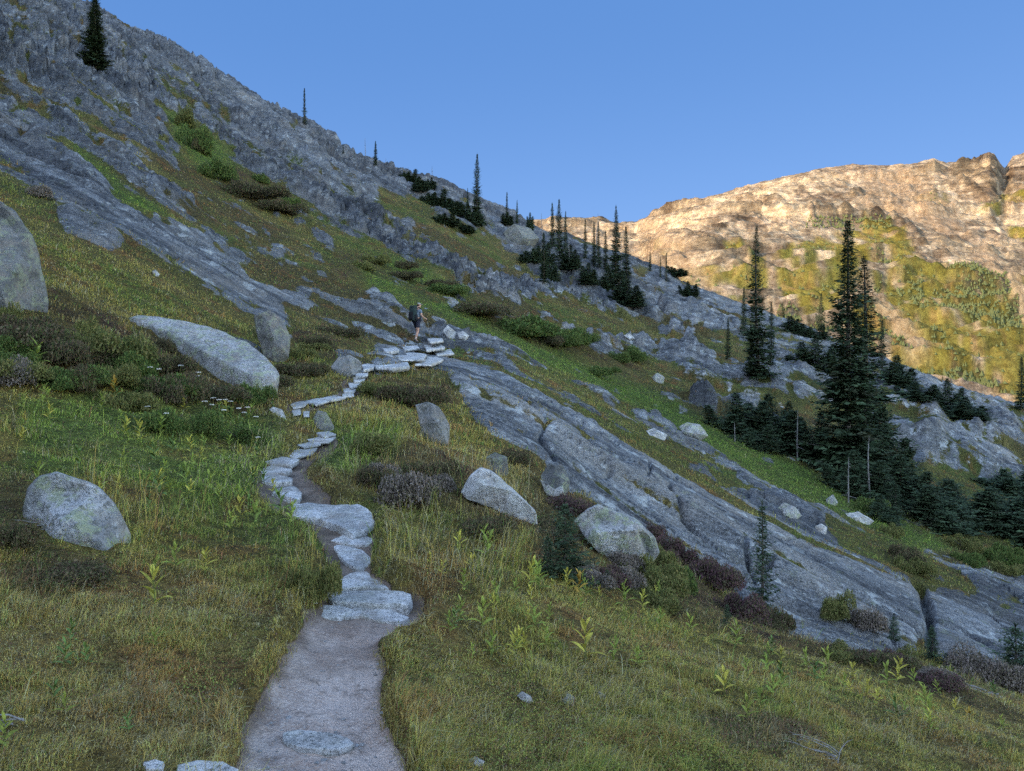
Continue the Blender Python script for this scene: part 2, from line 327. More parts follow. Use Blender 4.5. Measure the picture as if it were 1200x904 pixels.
# ------------------------------------------------------------------ materials
def newmat(name, rough=.85, spec=.25):
    m = bpy.data.materials.new(name); m.use_nodes = True
    nt = m.node_tree; b = nt.nodes['Principled BSDF']; b.inputs['Roughness'].default_value = rough; b.inputs['Specular IOR Level'].default_value = spec
    return m, nt, b
class NB:
    def __init__(s, nt): s.nt = nt
    def n(s, typ, **kw):
        nd = s.nt.nodes.new(typ)
        for k, v in kw.items():
            if k.startswith('i_'):
                key = k[2:]; key = int(key) if key.isdigit() else key.replace('_', ' ')
                if isinstance(v, bpy.types.NodeSocket): s.nt.links.new(v, nd.inputs[key])
                else: nd.inputs[key].default_value = v
            else: setattr(nd, k, v)
        return nd
    def noise(s, vec, scale, detail=4, rough=.55):
        return s.n('ShaderNodeTexNoise', i_Vector=vec, i_Scale=scale, i_Detail=detail, i_Roughness=rough).outputs['Fac']
    def ramp(s, fac, a, b, lo=0., hi=1.):
        return s.n('ShaderNodeMapRange', interpolation_type='SMOOTHSTEP', i_Value=fac, i_From_Min=a, i_From_Max=b, i_To_Min=lo, i_To_Max=hi).outputs['Result']
    def mix(s, fac, a, b, mode='MIX'):
        nd = s.n('ShaderNodeMix', data_type='RGBA', blend_type=mode)
        for idx, v in ((0, fac), (6, a), (7, b)):
            if isinstance(v, bpy.types.NodeSocket): s.nt.links.new(v, nd.inputs[idx])
            else: nd.inputs[idx].default_value = v if idx == 0 else (tuple(v) + (1,) if len(v) == 3 else v)
        return nd.outputs[2]
    def math(s, op, a, b=0.):
        return s.n('ShaderNodeMath', operation=op, i_0=a, i_1=b).outputs[0]
    def attr(s, name): return s.n('ShaderNodeAttribute', attribute_name=name)

def rock_nodes(nb, pos, tint=1.0, lichen=.5, fine=1.0):
    """grey gneiss: foliation stretched along the strike, pale lichen, black crust, greenish map lichen"""
    mp = nb.n('ShaderNodeMapping', vector_type='POINT', i_Vector=pos); mp.inputs['Rotation'].default_value = (0, 0, math.radians(19))
    mp2 = nb.n('ShaderNodeMapping', i_Vector=mp.outputs[0]); mp2.inputs['Scale'].default_value = (.42, 1.9, 1.5)
    v = mp2.outputs[0]
    big = nb.noise(pos, .35, 5); fol = nb.noise(v, .9, 8, .68); fol2 = nb.noise(v, 5.5, 6, .7); spk = nb.noise(pos, 9 * fine, 6, .75); mid = nb.noise(pos, 1.6, 6, .65)
    k = tint
    base = nb.mix(nb.ramp(fol, .38, .62), (.075 * k, .08 * k, .088 * k), (.30 * k, .312 * k, .325 * k))
    base = nb.mix(nb.ramp(fol2, .45, .62, 0, .7), base, (.30 * k, .31 * k, .32 * k))
    base = nb.mix(nb.ramp(fol2, .50, .38, 0, .6), base, (.07 * k, .072 * k, .075 * k))
    base = nb.mix(nb.ramp(nb.noise(pos, .11, 6, .65), .50, .62, 0, .5), base, (.10 * k, .10 * k, .10 * k))
    base = nb.mix(nb.ramp(nb.noise(v, .22, 7, .7), .50, .60, 0, .55), base, (.12 * k, .115 * k, .105 * k))
    base = nb.mix(nb.math('MULTIPLY', nb.ramp(big, .5, .62), .5), base, (.33 * k, .30 * k, .26 * k))
    base = nb.mix(nb.math('MULTIPLY', nb.ramp(spk, .52, .62), .8), base, (.055, .06, .06))
    sp3 = nb.noise(pos, 27, 4, .8); base = nb.mix(nb.ramp(sp3, .55, .60, 0, .75), base, (.04, .045, .05)); base = nb.mix(nb.ramp(sp3, .44, .39, 0, .6), base, (.50 * k, .52 * k, .54 * k))
    base = nb.mix(nb.math('MULTIPLY', nb.ramp(mid, .57, .63), lichen), base, (.56 * k, .60 * k, .60 * k))
    base = nb.mix(nb.math('MULTIPLY', nb.ramp(nb.noise(pos, 2.7, 5, .7), .58, .68), .45 * lichen), base, (.27, .32, .15))
    base = nb.mix(nb.math('MULTIPLY', nb.ramp(nb.noise(pos, 1.1, 7, .72), .36, .28), .75), base, (.07, .068, .06))
    h = nb.math('ADD', nb.math('MULTIPLY', fol, .5), nb.math('ADD', nb.math('MULTIPLY', fol2, .3), nb.math('MULTIPLY', spk, .22)))
    return base, h

def make_terrain_mat():
    m, nt, b = newmat('hillside', .9, .2); nb = NB(nt)
    pos = nb.n('ShaderNodeNewGeometry').outputs['Position']
    rockc, rockh = rock_nodes(nb, pos, .88)
    bd = nb.attr('band').outputs['Fac']; rockc = nb.mix(nb.ramp(bd, .50, .34, 0, .75), rockc, nb.mix(1., rockc, (.42, .43, .46), 'MULTIPLY')); rockc = nb.mix(nb.ramp(bd, .54, .68, 0, .7), rockc, nb.mix(1., rockc, (1.45, 1.45, 1.43), 'MULTIPLY'))
    dist = nb.n('ShaderNodeVectorMath', operation='LENGTH', i_0=pos).outputs['Value']
    # rock colour darkens with height up the slope, broken up by noise
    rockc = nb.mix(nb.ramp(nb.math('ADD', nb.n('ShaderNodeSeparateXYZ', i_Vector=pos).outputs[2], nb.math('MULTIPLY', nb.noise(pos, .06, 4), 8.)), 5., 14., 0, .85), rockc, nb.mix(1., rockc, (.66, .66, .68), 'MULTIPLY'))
    vc = nb.attr('veg').outputs['Color']
    sp = nb.noise(pos, 16, 5, .7); sp2 = nb.noise(pos, 3.2, 6, .7)
    vcol = nb.mix(nb.ramp(sp, .42, .6), nb.mix(1., vc, (.42, .40, .36), 'MULTIPLY'), vc)
    vcol = nb.mix(nb.ramp(sp2, .45, .7, 0, .5), vcol, nb.mix(1., vc, (1.5, 1.35, 1.2), 'MULTIPLY'))
    dn = nb.noise(pos, 3.0, 6, .65); dn2 = nb.noise(pos, 55, 3, .7); dn3 = nb.noise(pos, 11, 5, .75)
    dcol = nb.mix(nb.ramp(dn, .35, .65), (.46, .335, .27), (.70, .57, .49))
    dcol = nb.mix(nb.ramp(dn2, .38, .66, 0, .65), dcol, (.74, .64, .57))
    dcol = nb.mix(nb.ramp(dn3, .50, .70, 0, .6), dcol, (.14, .105, .08))
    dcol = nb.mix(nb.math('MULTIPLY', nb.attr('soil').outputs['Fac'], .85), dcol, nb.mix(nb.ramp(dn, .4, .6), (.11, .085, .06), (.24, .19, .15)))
    dcol = nb.mix(nb.ramp(nb.attr('wear').outputs['Fac'], .90, .45, 0, .85), dcol, (.17, .12, .088))
    dcol = nb.mix(nb.ramp(nb.noise(pos, 1.3, 5, .6), .48, .68, 0, .6), dcol, (.28, .205, .16))
    r = nb.ramp(nb.math('ADD', nb.attr('rock').outputs['Fac'], nb.math('MULTIPLY', nb.math('SUBTRACT', sp2, .5), .9)), .42, .58)
    d = nb.ramp(nb.math('ADD', nb.attr('dirt').outputs['Fac'], nb.math('MULTIPLY', nb.math('SUBTRACT', dn3, .5), .8)), .35, .6)
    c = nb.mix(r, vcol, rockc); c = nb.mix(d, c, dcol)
    nt.links.new(c, b.inputs['Base Color'])
    hh = nb.n('ShaderNodeMix', data_type='FLOAT'); nt.links.new(r, hh.inputs[0]); nt.links.new(nb.math('MULTIPLY', sp, 1.), hh.inputs[2]); nt.links.new(rockh, hh.inputs[3])
    h2 = nb.n('ShaderNodeMix', data_type='FLOAT'); nt.links.new(d, h2.inputs[0]); nt.links.new(hh.outputs[0], h2.inputs[2])
    nt.links.new(nb.math('MULTIPLY', nb.math('ADD', dn2, dn3), .12), h2.inputs[3])
    bp = nb.n('ShaderNodeBump', i_Strength=1., i_Distance=.3, i_Height=h2.outputs[0]); nt.links.new(bp.outputs[0], b.inputs['Normal'])
    return m
M_TERR = make_terrain_mat()

# ------------------------------------------------------------------ hillside meshes, split by what covers them
V = np.stack([X, Y, Z], -1).reshape(-1, 3)
idx = np.arange(NR * NC).reshape(NR, NC)
quads = np.stack([idx[:-1, :-1], idx[:-1, 1:], idx[1:, 1:], idx[1:, :-1]], -1).reshape(-1, 4)
cls = np.zeros((NR, NC), int); cls[(rm > .5)] = 1; cls[tm > .5] = 2
qc = cls[:-1, :-1].ravel()
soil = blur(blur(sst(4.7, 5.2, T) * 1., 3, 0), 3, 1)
band = .5 + .9 * fbm(Pd * .035, Qw * .9, 6, 69, .62); band2 = .5 + .9 * fbm(Pd * .12, Qw * 3.6, 5, 70, .65)
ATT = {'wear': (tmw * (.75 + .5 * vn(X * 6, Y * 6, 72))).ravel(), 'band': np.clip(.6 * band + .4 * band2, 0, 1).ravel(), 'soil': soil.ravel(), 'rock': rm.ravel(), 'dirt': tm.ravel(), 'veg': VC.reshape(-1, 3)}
def submesh(name, sel):
    q = quads[sel]; used, inv = np.unique(q, return_inverse=True)
    return mesh(name, V[used], inv.reshape(-1, 4), M_TERR, cols={k: v[used] for k, v in ATT.items()})
tag(submesh('ground', qc == 0), kind='structure', label='grassy ground of the hillside beside the trail')
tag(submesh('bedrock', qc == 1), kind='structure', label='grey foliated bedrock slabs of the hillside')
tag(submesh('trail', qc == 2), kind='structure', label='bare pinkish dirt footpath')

# ground all round, out of the picture: downhill on one side, a high shoulder of the same hill behind on the other
def outer():
    az0 = math.atan((PXS[-1] - CX) / F); az1 = math.atan((PXS[0] - CX) / F) + 2 * math.pi
    az = np.linspace(az0, az1, 160); rr = np.exp(np.linspace(math.log(.25), math.log(6000), 220))
    A, R = np.meshgrid(az, rr)
    s = ((A - az0) / (az1 - az0))
    def edge(col, a):
        c = abs(math.cos(a)); z = Z[:, col]; return np.interp(rr * c, T[:, 0], z)
    zR = edge(-1, az0)[:, None]; zL = edge(0, az1)[:, None]
    k = sst(0, 1, s); Zo = zR * (1 - k) + zL * k
    Zo = np.where(R < 3, -1.62 * (1 - sst(.6, 3, R)) + Zo * sst(.6, 3, R), Zo)
    # shoulder of the hill: from behind the camera round to its uphill side
    deg = np.degrees(A); up_ = sst(150, 235, deg) * sst(335, 318, deg)
    ridge = (R * .50 * sst(10, 70, R))
    ridge = np.minimum(ridge, 200 + 20 * fbm(A * 9, R * .004, 3, 301)) * sst(2500, 900, R)
    Zo = Zo * (1 - up_ * sst(8, 60, R)) + ridge * up_ * sst(8, 60, R)
    Zo += sst(20, 200, R) * 5 * fbm(R * np.cos(A) * .02, R * np.sin(A) * .02, 4, 303)*sst(0,.06,s)*sst(1,.94,s)
    Xo = R * np.sin(A); Yo = R * np.cos(A)
    n, m_ = A.shape; id_ = np.arange(n * m_).reshape(n, m_)
    q = np.stack([id_[:-1, :-1], id_[:-1, 1:], id_[1:, 1:], id_[1:, :-1]], -1).reshape(-1, 4)[:, ::-1]
    rk = sst(-.1, .3, fbm(Xo * .05, Yo * .05, 4, 305)) * sst(12, 40, R)
    vc = vegcolor(Xo, Yo, R, np.zeros_like(Xo), np.zeros_like(Xo))
    o = mesh('hill', np.stack([Xo, Yo, Zo], -1), q, M_TERR, cols={'band': np.full(rk.size, .5), 'rock': rk.ravel(), 'dirt': np.zeros(rk.size), 'veg': np.clip(vc, .01, .5).reshape(-1, 3)})
    tag(o, kind='structure', label='shaded rocky shoulder of the hill')
    # small disc under the camera between the two sheets
outer()
def foot():
    # fills the ground right in front of the feet, below the lower edge of the picture
    az = np.linspace(math.atan((PXS[0] - CX) / F), math.atan((PXS[-1] - CX) / F), 60); s = np.linspace(0, 1, 16)
    pts = []
    for k in s:
        t = .2 + (T[0, 0] - .2) * k
        zz = np.interp(np.tan(az), U[0], Z[0]); pts.append(np.stack([np.tan(az) * t, np.full(60, t), zz * k + (-1.62) * (1 - k)], -1))
    Vf = np.array(pts).reshape(-1, 3); id_ = np.arange(60 * 16).reshape(16, 60)
    q = np.stack([id_[:-1, :-1], id_[:-1, 1:], id_[1:, 1:], id_[1:, :-1]], -1).reshape(-1, 4)
    vc = vegcolor(Vf[:, 0], Vf[:, 1], Vf[:, 1], np.zeros(len(Vf)), np.zeros(len(Vf)))
    d = sst(.5, .3, np.abs(Vf[:, 0] + .6 * Vf[:, 1] * .8))
    tag(mesh('ground', Vf, q, M_TERR, cols={'band': np.full(len(Vf), .5), 'rock': np.zeros(len(Vf)), 'dirt': d, 'veg': np.clip(vc, .01, .5)}), kind='structure', label='grassy ground at the near end of the trail')
foot()

# ------------------------------------------------------------------ far mountain
def mountain():
    SK = [(540,300),(600,268),(650,256),(700,257),(725,262),(745,260),(790,243),(850,226),(900,213),(960,197),(1000,193),(1040,196),(1075,193),(1095,187),(1110,191),(1125,191),(1148,187),(1160,181),(1166,184),(1172,192),(1177,197),(1182,191),(1187,184),(1200,180),(1260,170),(1400,150)]
    pxs = np.arange(520, 1400, 1.35)
    ts = np.exp(np.linspace(math.log(800), math.log(2700), 560))
    sk = np.interp(pxs, [a for a, b in SK], [b for a, b in SK])
    Pm = np.zeros((len(ts), len(pxs)))
    # rows: foot at 800 m, bench and cliff band two thirds up, crest at 2300 m
    kt = np.log([800, 1000, 1300, 1600, 1750, 1950, 2300, 2450, 2700])
    for j, x in enumerate(pxs):
        s = sk[j]; bot = 600 + (x - 900) * .12
        m = 262 + (x - 900) * .045 if x > 760 else np.interp(x, [520, 760], [300, 300])
        m = max(m, s + 30)
        Pm[:, j] = np.interp(np.log(ts), kt, [bot, bot - 95, m + (bot - m) * .33, m + 22, m, m - (m - s) * .35, s, s + 6, s + 60])
    Pm = blur(blur(Pm, 5, 0), 6, 1)
    top = Pm.min(0); Pm += (sk - top)[None, :] * sst(math.log(1700), math.log(2250), np.log(ts))[:, None]
    Tm = ts[:, None] * np.ones_like(Pm); Um = ((pxs - CX) / F)[None, :]
    Xm = Um * Tm; Ym = Tm; Zm = Tm * (HY - Pm) / F
    PX = pxs[None, :] * np.ones_like(Pm)
    w1 = fbm(Xm * .004, Ym * .004, 4, 401)
    # gullies run down towards the camera and to the right
    g = (Xm * .93 + Ym * .55) + 140 * w1; h = (-Xm * .55 + Ym * .93)
    rid = 1 - np.abs(fbm(g * .0042, h * .0011, 5, 403)) * 2
    rid2 = 1 - np.abs(fbm(g * .016, h * .005, 4, 407)) * 2
    band = fbm(Zm * .022 + w1 * 1.6, Xm * .0012, 4, 411)
    st = Zm / 36 + 1.3 * w1 + Xm * .0011; f = st - np.floor(st)
    bed = (sst(0, .18, f) - f) * sst(.35, .7, vn(Xm * .003, np.floor(st) * 3.3, 415))
    st2 = Zm / 13 + 1.1 * w1; fb = st2 - np.floor(st2); bed2 = (sst(0, .2, fb) - fb) * sst(.3, .7, vn(Xm * .006, np.floor(st2) * 3.3, 417))
    edge = sst(math.log(2310), math.log(2150), np.log(Tm))
    e2 = .25 + .75 * edge
    Zn = Zm + e2 * (15 * (rid - .6) + 9 * (rid2 - .6)) * 1.0 + edge * (30 * bed + 15 * bed2) + e2 * 9 * fbm(Xm * .012, Ym * .012, 5, 421) + (2 + 3.5 * (1 - sst(1500, 1250, Tm))) * fbm(Xm * .05, Ym * .05, 4, 425)
    # rock tooth near the top of the ridge
    tooth = inpoly([(1138,225),(1146,195),(1156,184),(1168,180),(1174,205),(1176,222),(1160,228)], PX + 3 * w1, Pm)
    tb = blur(blur(tooth.astype(float), 3, 0), 3, 1); Zn += tb * (10 * np.abs(fbm(Xm * .02, Zm * .012, 4, 431)) + 8)
    Zn += sst(1900, 2250, Tm) * sst(980, 1060, PX) * 9 * fbm(Xm * .02, Ym * .004, 4, 433)
    # colour laid on the mountain
    sl = np.gradient(Zn, axis=0) / np.gradient(Tm, axis=0)
    n1 = fbm(Xm * .01, Ym * .008, 5, 441); n2 = fbm(Xm * .05, Zm * .08, 4, 445); n3 = fbm(Xm * .18, Zm * .22, 3, 449)
    C = np.zeros(Pm.shape + (3,)) + np.array([.40, .345, .26])
    C = mixc(C, [.52, .45, .35], sst(-.05, .35, n2 + .6 * n1)); C = mixc(C, [.22, .175, .13], sst(.05, .4, -n2 + .5 * n1) * .85)
    C = mixc(C, [.38, .29, .21], sst(.1, .5, w1 + .5 * n1) * .45)
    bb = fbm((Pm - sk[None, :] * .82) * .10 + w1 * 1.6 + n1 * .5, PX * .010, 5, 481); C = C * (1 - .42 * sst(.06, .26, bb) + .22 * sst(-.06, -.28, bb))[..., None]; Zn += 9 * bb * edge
    JX = PX + 10 * w1 + 9 * n1 + 3 * n3; JY = Pm + 7 * n1 + 4 * n2
    GR = [[(912,330),(925,295),(955,278),(985,272),(1040,262),(1062,285),(1060,300),(1030,318),(1000,340),(975,372),(940,372),(915,350)],
          [(1010,262),(1060,270),(1072,300),(1050,330),(1030,310)],[(1065,310),(1110,318),(1110,350),(1150,390),(1180,420),(1200,440),(1200,470),(1140,455),(1090,420),(1062,380),(1050,340)],
          [(1110,395),(1170,410),(1185,450),(1120,440),(1100,410)], [(990,380),(1040,360),(1090,400),(1100,420),(1050,420),(1000,400)],
          [(1068,232),(1082,228),(1110,250),(1100,256),(1080,246)],[(1085,226),(1105,226),(1112,245),(1100,248),(1090,240)],[(1140,240),(1200,228),(1240,230),(1200,245),(1150,252)],[(1180,265),(1260,262),(1260,285),(1190,280)],
          [(840,325),(900,322),(905,345),(860,342)],[(1040,320),(1200,330),(1280,400),(1280,500),(1040,430)],[(800,310),(880,330),(870,345),(800,330)],[(848,290),(880,292),(878,300),(850,298)]]
    gr = inany(GR, JX, JY); gr |= (n1 + .4 * w1 > .36) & (Pm > 285) & (PX > 760); gr &= ~((n2 + n1) > .50); gr &= ~(fbm((Xm * .93 + Ym * .55) * .02, (-Xm * .55 + Ym * .93) * .004, 4, 461) > .32)
    gm = blur(blur(gr.astype(float), 1.5, 0), 1.5, 1)
    Gc = np.zeros_like(C) + np.array([.215, .20, .036]); Gc = mixc(Gc, [.28, .20, .06], sst(0, .5, n2)); Gc = mixc(Gc, [.14, .155, .034], sst(.1, .5, n1))
    C = C * (1 - gm[..., None] * .92) + Gc * gm[..., None] * .92
    # smooth scree fans and the dark vertical cliff band
    scree = inany([[(1015,205),(1060,200),(1085,215),(1120,250),(1130,285),(1100,275),(1050,250),(1000,262),(1005,235)], [(1130,300),(1160,330),(1200,375),(1240,400),(1240,380),(1190,330),(1150,290)], [(1000,335),(1030,350),(1075,400),(1095,430),(1060,425),(1020,375)], [(745,262),(775,268),(805,300),(850,345),(830,345),(770,305)], [(905,370),(935,385),(975,405),(940,400)]], JX, JY)
    smooth_ = blur(blur(scree.astype(float), 3, 0), 3, 1)
    C = C * (1 - .8 * smooth_[..., None]) + np.array([.40, .315, .225]) * (1 + .25 * n3[..., None]) * .8 * smooth_[..., None]
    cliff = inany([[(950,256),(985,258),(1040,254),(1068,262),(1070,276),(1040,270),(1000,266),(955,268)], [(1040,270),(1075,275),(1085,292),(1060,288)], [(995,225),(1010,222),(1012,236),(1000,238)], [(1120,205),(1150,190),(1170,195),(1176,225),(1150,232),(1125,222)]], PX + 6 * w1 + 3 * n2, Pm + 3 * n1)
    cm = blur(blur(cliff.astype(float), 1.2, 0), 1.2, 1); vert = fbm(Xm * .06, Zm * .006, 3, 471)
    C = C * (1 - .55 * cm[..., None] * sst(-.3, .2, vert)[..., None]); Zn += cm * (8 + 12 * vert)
    wd = inany([[(1030,345),(1045,330),(1080,335),(1085,360),(1060,365),(1040,380)],[(1110,325),(1150,310),(1165,345),(1130,345)],[(1095,345),(1180,335),(1200,370),(1200,410),(1150,392),(1110,385),(1090,365)],[(1015,345),(1035,350),(1050,400),(1060,425),(1030,400),(1010,370)],
               [(1020,305),(1058,310),(1060,325),(1030,322)],[(1060,355),(1085,370),(1110,400),(1120,425),(1080,400)],[(1000,400),(1080,415),(1200,460),(1200,475),(1100,450),(1000,430)],[(910,365),(960,370),(1000,392),(960,396),(910,390)]], JX, JY) & (n3 > -.2)
    wood = wd
    wd = wd & (fbm(Xm * .03, Ym * .02, 3, 463) > -.12); wood = wd
    C = np.where(wd[..., None], C * .35 + np.array([.04, .05, .02]) * .65, C)
    C = C * (1 + .22 * n3)[..., None]
    mm, nt, b = newmat('sunlit mountain', .95, .1); nb = NB(nt)
    pos = nb.n('ShaderNodeNewGeometry').outputs['Position']
    n = nb.noise(pos, .09, 7, .7); nn = nb.noise(pos, .3, 5, .7)
    mp = nb.n('ShaderNodeMapping', i_Vector=pos); mp.inputs['Scale'].default_value = (.42, .42, 1.5); mp.inputs['Rotation'].default_value = (0, math.radians(11), 0); bn = nb.noise(mp.outputs[0], .045, 9, .72)
    c = nb.mix(nb.ramp(n, .42, .58), nb.mix(1., nb.attr('veg').outputs['Color'], (.74, .70, .66), 'MULTIPLY'), nb.attr('veg').outputs['Color'])
    c = nb.mix(nb.ramp(nn, .55, .7, 0, .5), c, nb.mix(1., c, (.5, .48, .48), 'MULTIPLY'))
    fk = nb.noise(pos, .055, 8, .8); fk2 = nb.noise(pos, .14, 6, .8)
    c = nb.mix(nb.ramp(fk, .52, .60, 0, .4), c, nb.mix(1., c, (.45, .42, .40), 'MULTIPLY')); c = nb.mix(nb.ramp(fk2, .53, .60, 0, .4), c, nb.mix(1., c, (.5, .48, .48), 'MULTIPLY')); c = nb.mix(nb.ramp(fk2, .46, .41, 0, .6), c, nb.mix(1., c, (1.4, 1.38, 1.3), 'MULTIPLY'))
    rk_ = nb.attr('rock').outputs['Fac']; c = nb.mix(nb.math('MULTIPLY', nb.ramp(bn, .50, .58, 0, .7), rk_), c, nb.mix(1., c, (.45, .42, .44), 'MULTIPLY')); c = nb.mix(nb.math('MULTIPLY', nb.ramp(bn, .47, .40, 0, .8), rk_), c, nb.mix(1., c, (1.5, 1.45, 1.35), 'MULTIPLY'))
    nt.links.new(c, b.inputs['Base Color'])
    bp = nb.n('ShaderNodeBump', i_Strength=.8, i_Distance=9., i_Height=nb.math('ADD', nb.math('MULTIPLY', n, .5), nb.math('MULTIPLY', bn, .9))); nt.links.new(bp.outputs[0], b.inputs['Normal'])
    nr, nc = Pm.shape; id_ = np.arange(nr * nc).reshape(nr, nc)
    q = np.stack([id_[:-1, :-1], id_[:-1, 1:], id_[1:, 1:], id_[1:, :-1]], -1).reshape(-1, 4)
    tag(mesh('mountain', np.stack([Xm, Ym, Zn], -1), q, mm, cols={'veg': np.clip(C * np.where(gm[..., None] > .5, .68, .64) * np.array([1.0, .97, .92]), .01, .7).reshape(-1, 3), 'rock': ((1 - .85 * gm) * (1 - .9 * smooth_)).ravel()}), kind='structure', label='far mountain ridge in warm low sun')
    return Xm, Ym, Zn, wood, gm, HY - F * Zn / Tm, PX
MX, MY, MZ, MW, MG, MP, MPX = mountain()

# valley floor and land reaching the horizon
def valley():
    n = 60; xs = np.linspace(-9000, 9000, n); ys = np.linspace(-9000, 12000, n); A, B = np.meshgrid(xs, ys)
    R = np.hypot(A, B); Zv_ = -215 + 20 * fbm(A * .001, B * .001, 3, 501)
    id_ = np.arange(n * n).reshape(n, n); q = np.stack([id_[:-1, :-1], id_[:-1, 1:], id_[1:, 1:], id_[1:, :-1]], -1).reshape(-1, 4)
    tag(mesh('terrain', np.stack([A, B, Zv_], -1), q, M_TERR, cols={'band': np.full(n * n, .5), 'rock': np.zeros(n * n), 'dirt': np.zeros(n * n), 'veg': np.full((n * n, 3), .08)}), kind='structure', label='valley land')
valley()

# ------------------------------------------------------------------ camera, sky, sun
cam = bpy.data.cameras.new('camera'); co = bpy.data.objects.new('camera', cam); COL.objects.link(co)
co.location = (0, 0, 0); co.rotation_euler = (math.radians(90), 0, 0)
cam.sensor_width = 36; cam.lens = 36 * F / 1200; cam.shift_y = -(452 - HY) / 1200; cam.clip_start = .05; cam.clip_end = 30000
SC.camera = co
SUN_EL, SUN_AZ = 15.0, -120.0       # azimuth from +Y towards +X
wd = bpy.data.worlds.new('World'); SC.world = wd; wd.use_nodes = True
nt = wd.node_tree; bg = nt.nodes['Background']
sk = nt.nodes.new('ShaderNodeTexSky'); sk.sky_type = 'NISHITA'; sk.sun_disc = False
sk.sun_elevation = math.radians(SUN_EL); sk.sun_rotation = math.radians(SUN_AZ)
sk.altitude = 1800; sk.air_density = 1.0; sk.dust_density = 1.0; sk.ozone_density = 1.0
nw = NB(nt)
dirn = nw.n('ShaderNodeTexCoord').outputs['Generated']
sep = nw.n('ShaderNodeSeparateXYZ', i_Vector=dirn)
# deep blue set ahead; sky behind and overhead boosted as added fill for shade
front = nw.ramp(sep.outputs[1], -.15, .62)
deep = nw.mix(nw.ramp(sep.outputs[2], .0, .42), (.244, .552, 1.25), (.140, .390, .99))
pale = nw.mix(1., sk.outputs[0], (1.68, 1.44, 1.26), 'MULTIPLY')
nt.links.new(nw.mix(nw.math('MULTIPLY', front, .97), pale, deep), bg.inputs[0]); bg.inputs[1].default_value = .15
sl = bpy.data.lights.new('sun', 'SUN'); so = bpy.data.objects.new('sun', sl); COL.objects.link(so)
sl.energy = 2.0; sl.angle = math.radians(.5); sl.color = (1, .73, .45)
e, a = math.radians(SUN_EL), math.radians(SUN_AZ)
d = Vector((math.sin(a) * math.cos(e), math.cos(a) * math.cos(e), math.sin(e)))
so.rotation_euler = d.to_track_quat('Z', 'Y').to_euler(); so.location = d * 400
SC.view_settings.view_transform = 'Standard'; SC.view_settings.look = 'None'; SC.view_settings.exposure = 2.15; SC.view_settings.gamma = 1
SC.cycles.use_denoising = False
SC.cycles.max_bounces = 5; SC.cycles.diffuse_bounces = 3; SC.cycles.glossy_bounces = 2

# ================================================================== stones and boulders
def stone_mat(name, k=1., lich=.6, warm=0., crust=.6):
    m, nt, b = newmat(name, .88, .2); nb = NB(nt)
    oi = nb.n('ShaderNodeObjectInfo').outputs['Random']
    pos = nb.n('ShaderNodeNewGeometry').outputs['Position']
    a = nb.noise(pos, 2.3, 6, .65); f = nb.noise(pos, 48, 5, .8); g2 = nb.noise(pos, 21, 7, .75)
    c = nb.mix(nb.ramp(a, .40, .60), (.26 * k, .265 * k, .27 * k), (.50 * k, .505 * k, .51 * k))
    c = nb.mix(nb.math('MULTIPLY', oi, .35), c, (.40 * k, .36 * k, .31 * k))
    c = nb.mix(nb.ramp(f, .53, .60, 0, .8 if crust > .3 else .35), c, (.10, .105, .10))
    c = nb.mix(nb.math('MULTIPLY', nb.ramp(g2, .52, .58), crust), c, (.13, .135, .12))
    l = nb.noise(pos, 5.5, 9, .78)
    c = nb.mix(nb.ramp(nb.noise(pos, 3.1, 7, .7), .50, .62, 0, .45), c, (.30, .25, .20))
    c = nb.mix(nb.math('MULTIPLY', nb.ramp(l, .50, .57), lich), c, (.36, .41, .24))
    c = nb.mix(nb.ramp(nb.noise(pos, 9, 8, .78), .58, .64, 0, .6), c, (min(.68 * k, .74), min(.69 * k, .75), min(.68 * k, .74)))
    nt.links.new(c, b.inputs['Base Color'])
    h = nb.math('ADD', nb.math('MULTIPLY', a, .6), nb.math('ADD', nb.math('MULTIPLY', g2, .35), nb.math('MULTIPLY', f, .12)))
    bp = nb.n('ShaderNodeBump', i_Strength=1., i_Distance=.09, i_Height=h); nt.links.new(bp.outputs[0], b.inputs['Normal'])
    return m
M_STEP = stone_mat('worn stone', 1.6, .12, crust=.36); M_BOULD = stone_mat('lichen boulder', 1.08, .65, crust=.8); M_GREY = stone_mat('grey boulder', .5, .4, crust=.8)
M_OUT = None
M_DARKR = stone_mat('crusted rock', .7, .1, crust=.95)

def outcrop_mat():
    m, nt, b = newmat('outcrop rock', .9, .2); nb = NB(nt); pos = nb.n('ShaderNodeNewGeometry').outputs['Position']; c, h = rock_nodes(nb, pos, .85)
    nt.links.new(c, b.inputs['Base Color']); bp = nb.n('ShaderNodeBump', i_Strength=1., i_Distance=.3, i_Height=h); nt.links.new(bp.outputs[0], b.inputs['Normal']); return m
M_OUT = outcrop_mat()
def resample(poly, n):
    P_ = np.array(poly, float); Q = np.roll(P_, -1, 0); d = np.hypot(*(Q - P_).T); c = np.concatenate([[0], np.cumsum(d)])
    s = np.linspace(0, c[-1], n, endpoint=False); PP = np.vstack([P_, P_[:1]])
    return np.stack([np.interp(s, c, PP[:, 0]), np.interp(s, c, PP[:, 1])], 1)

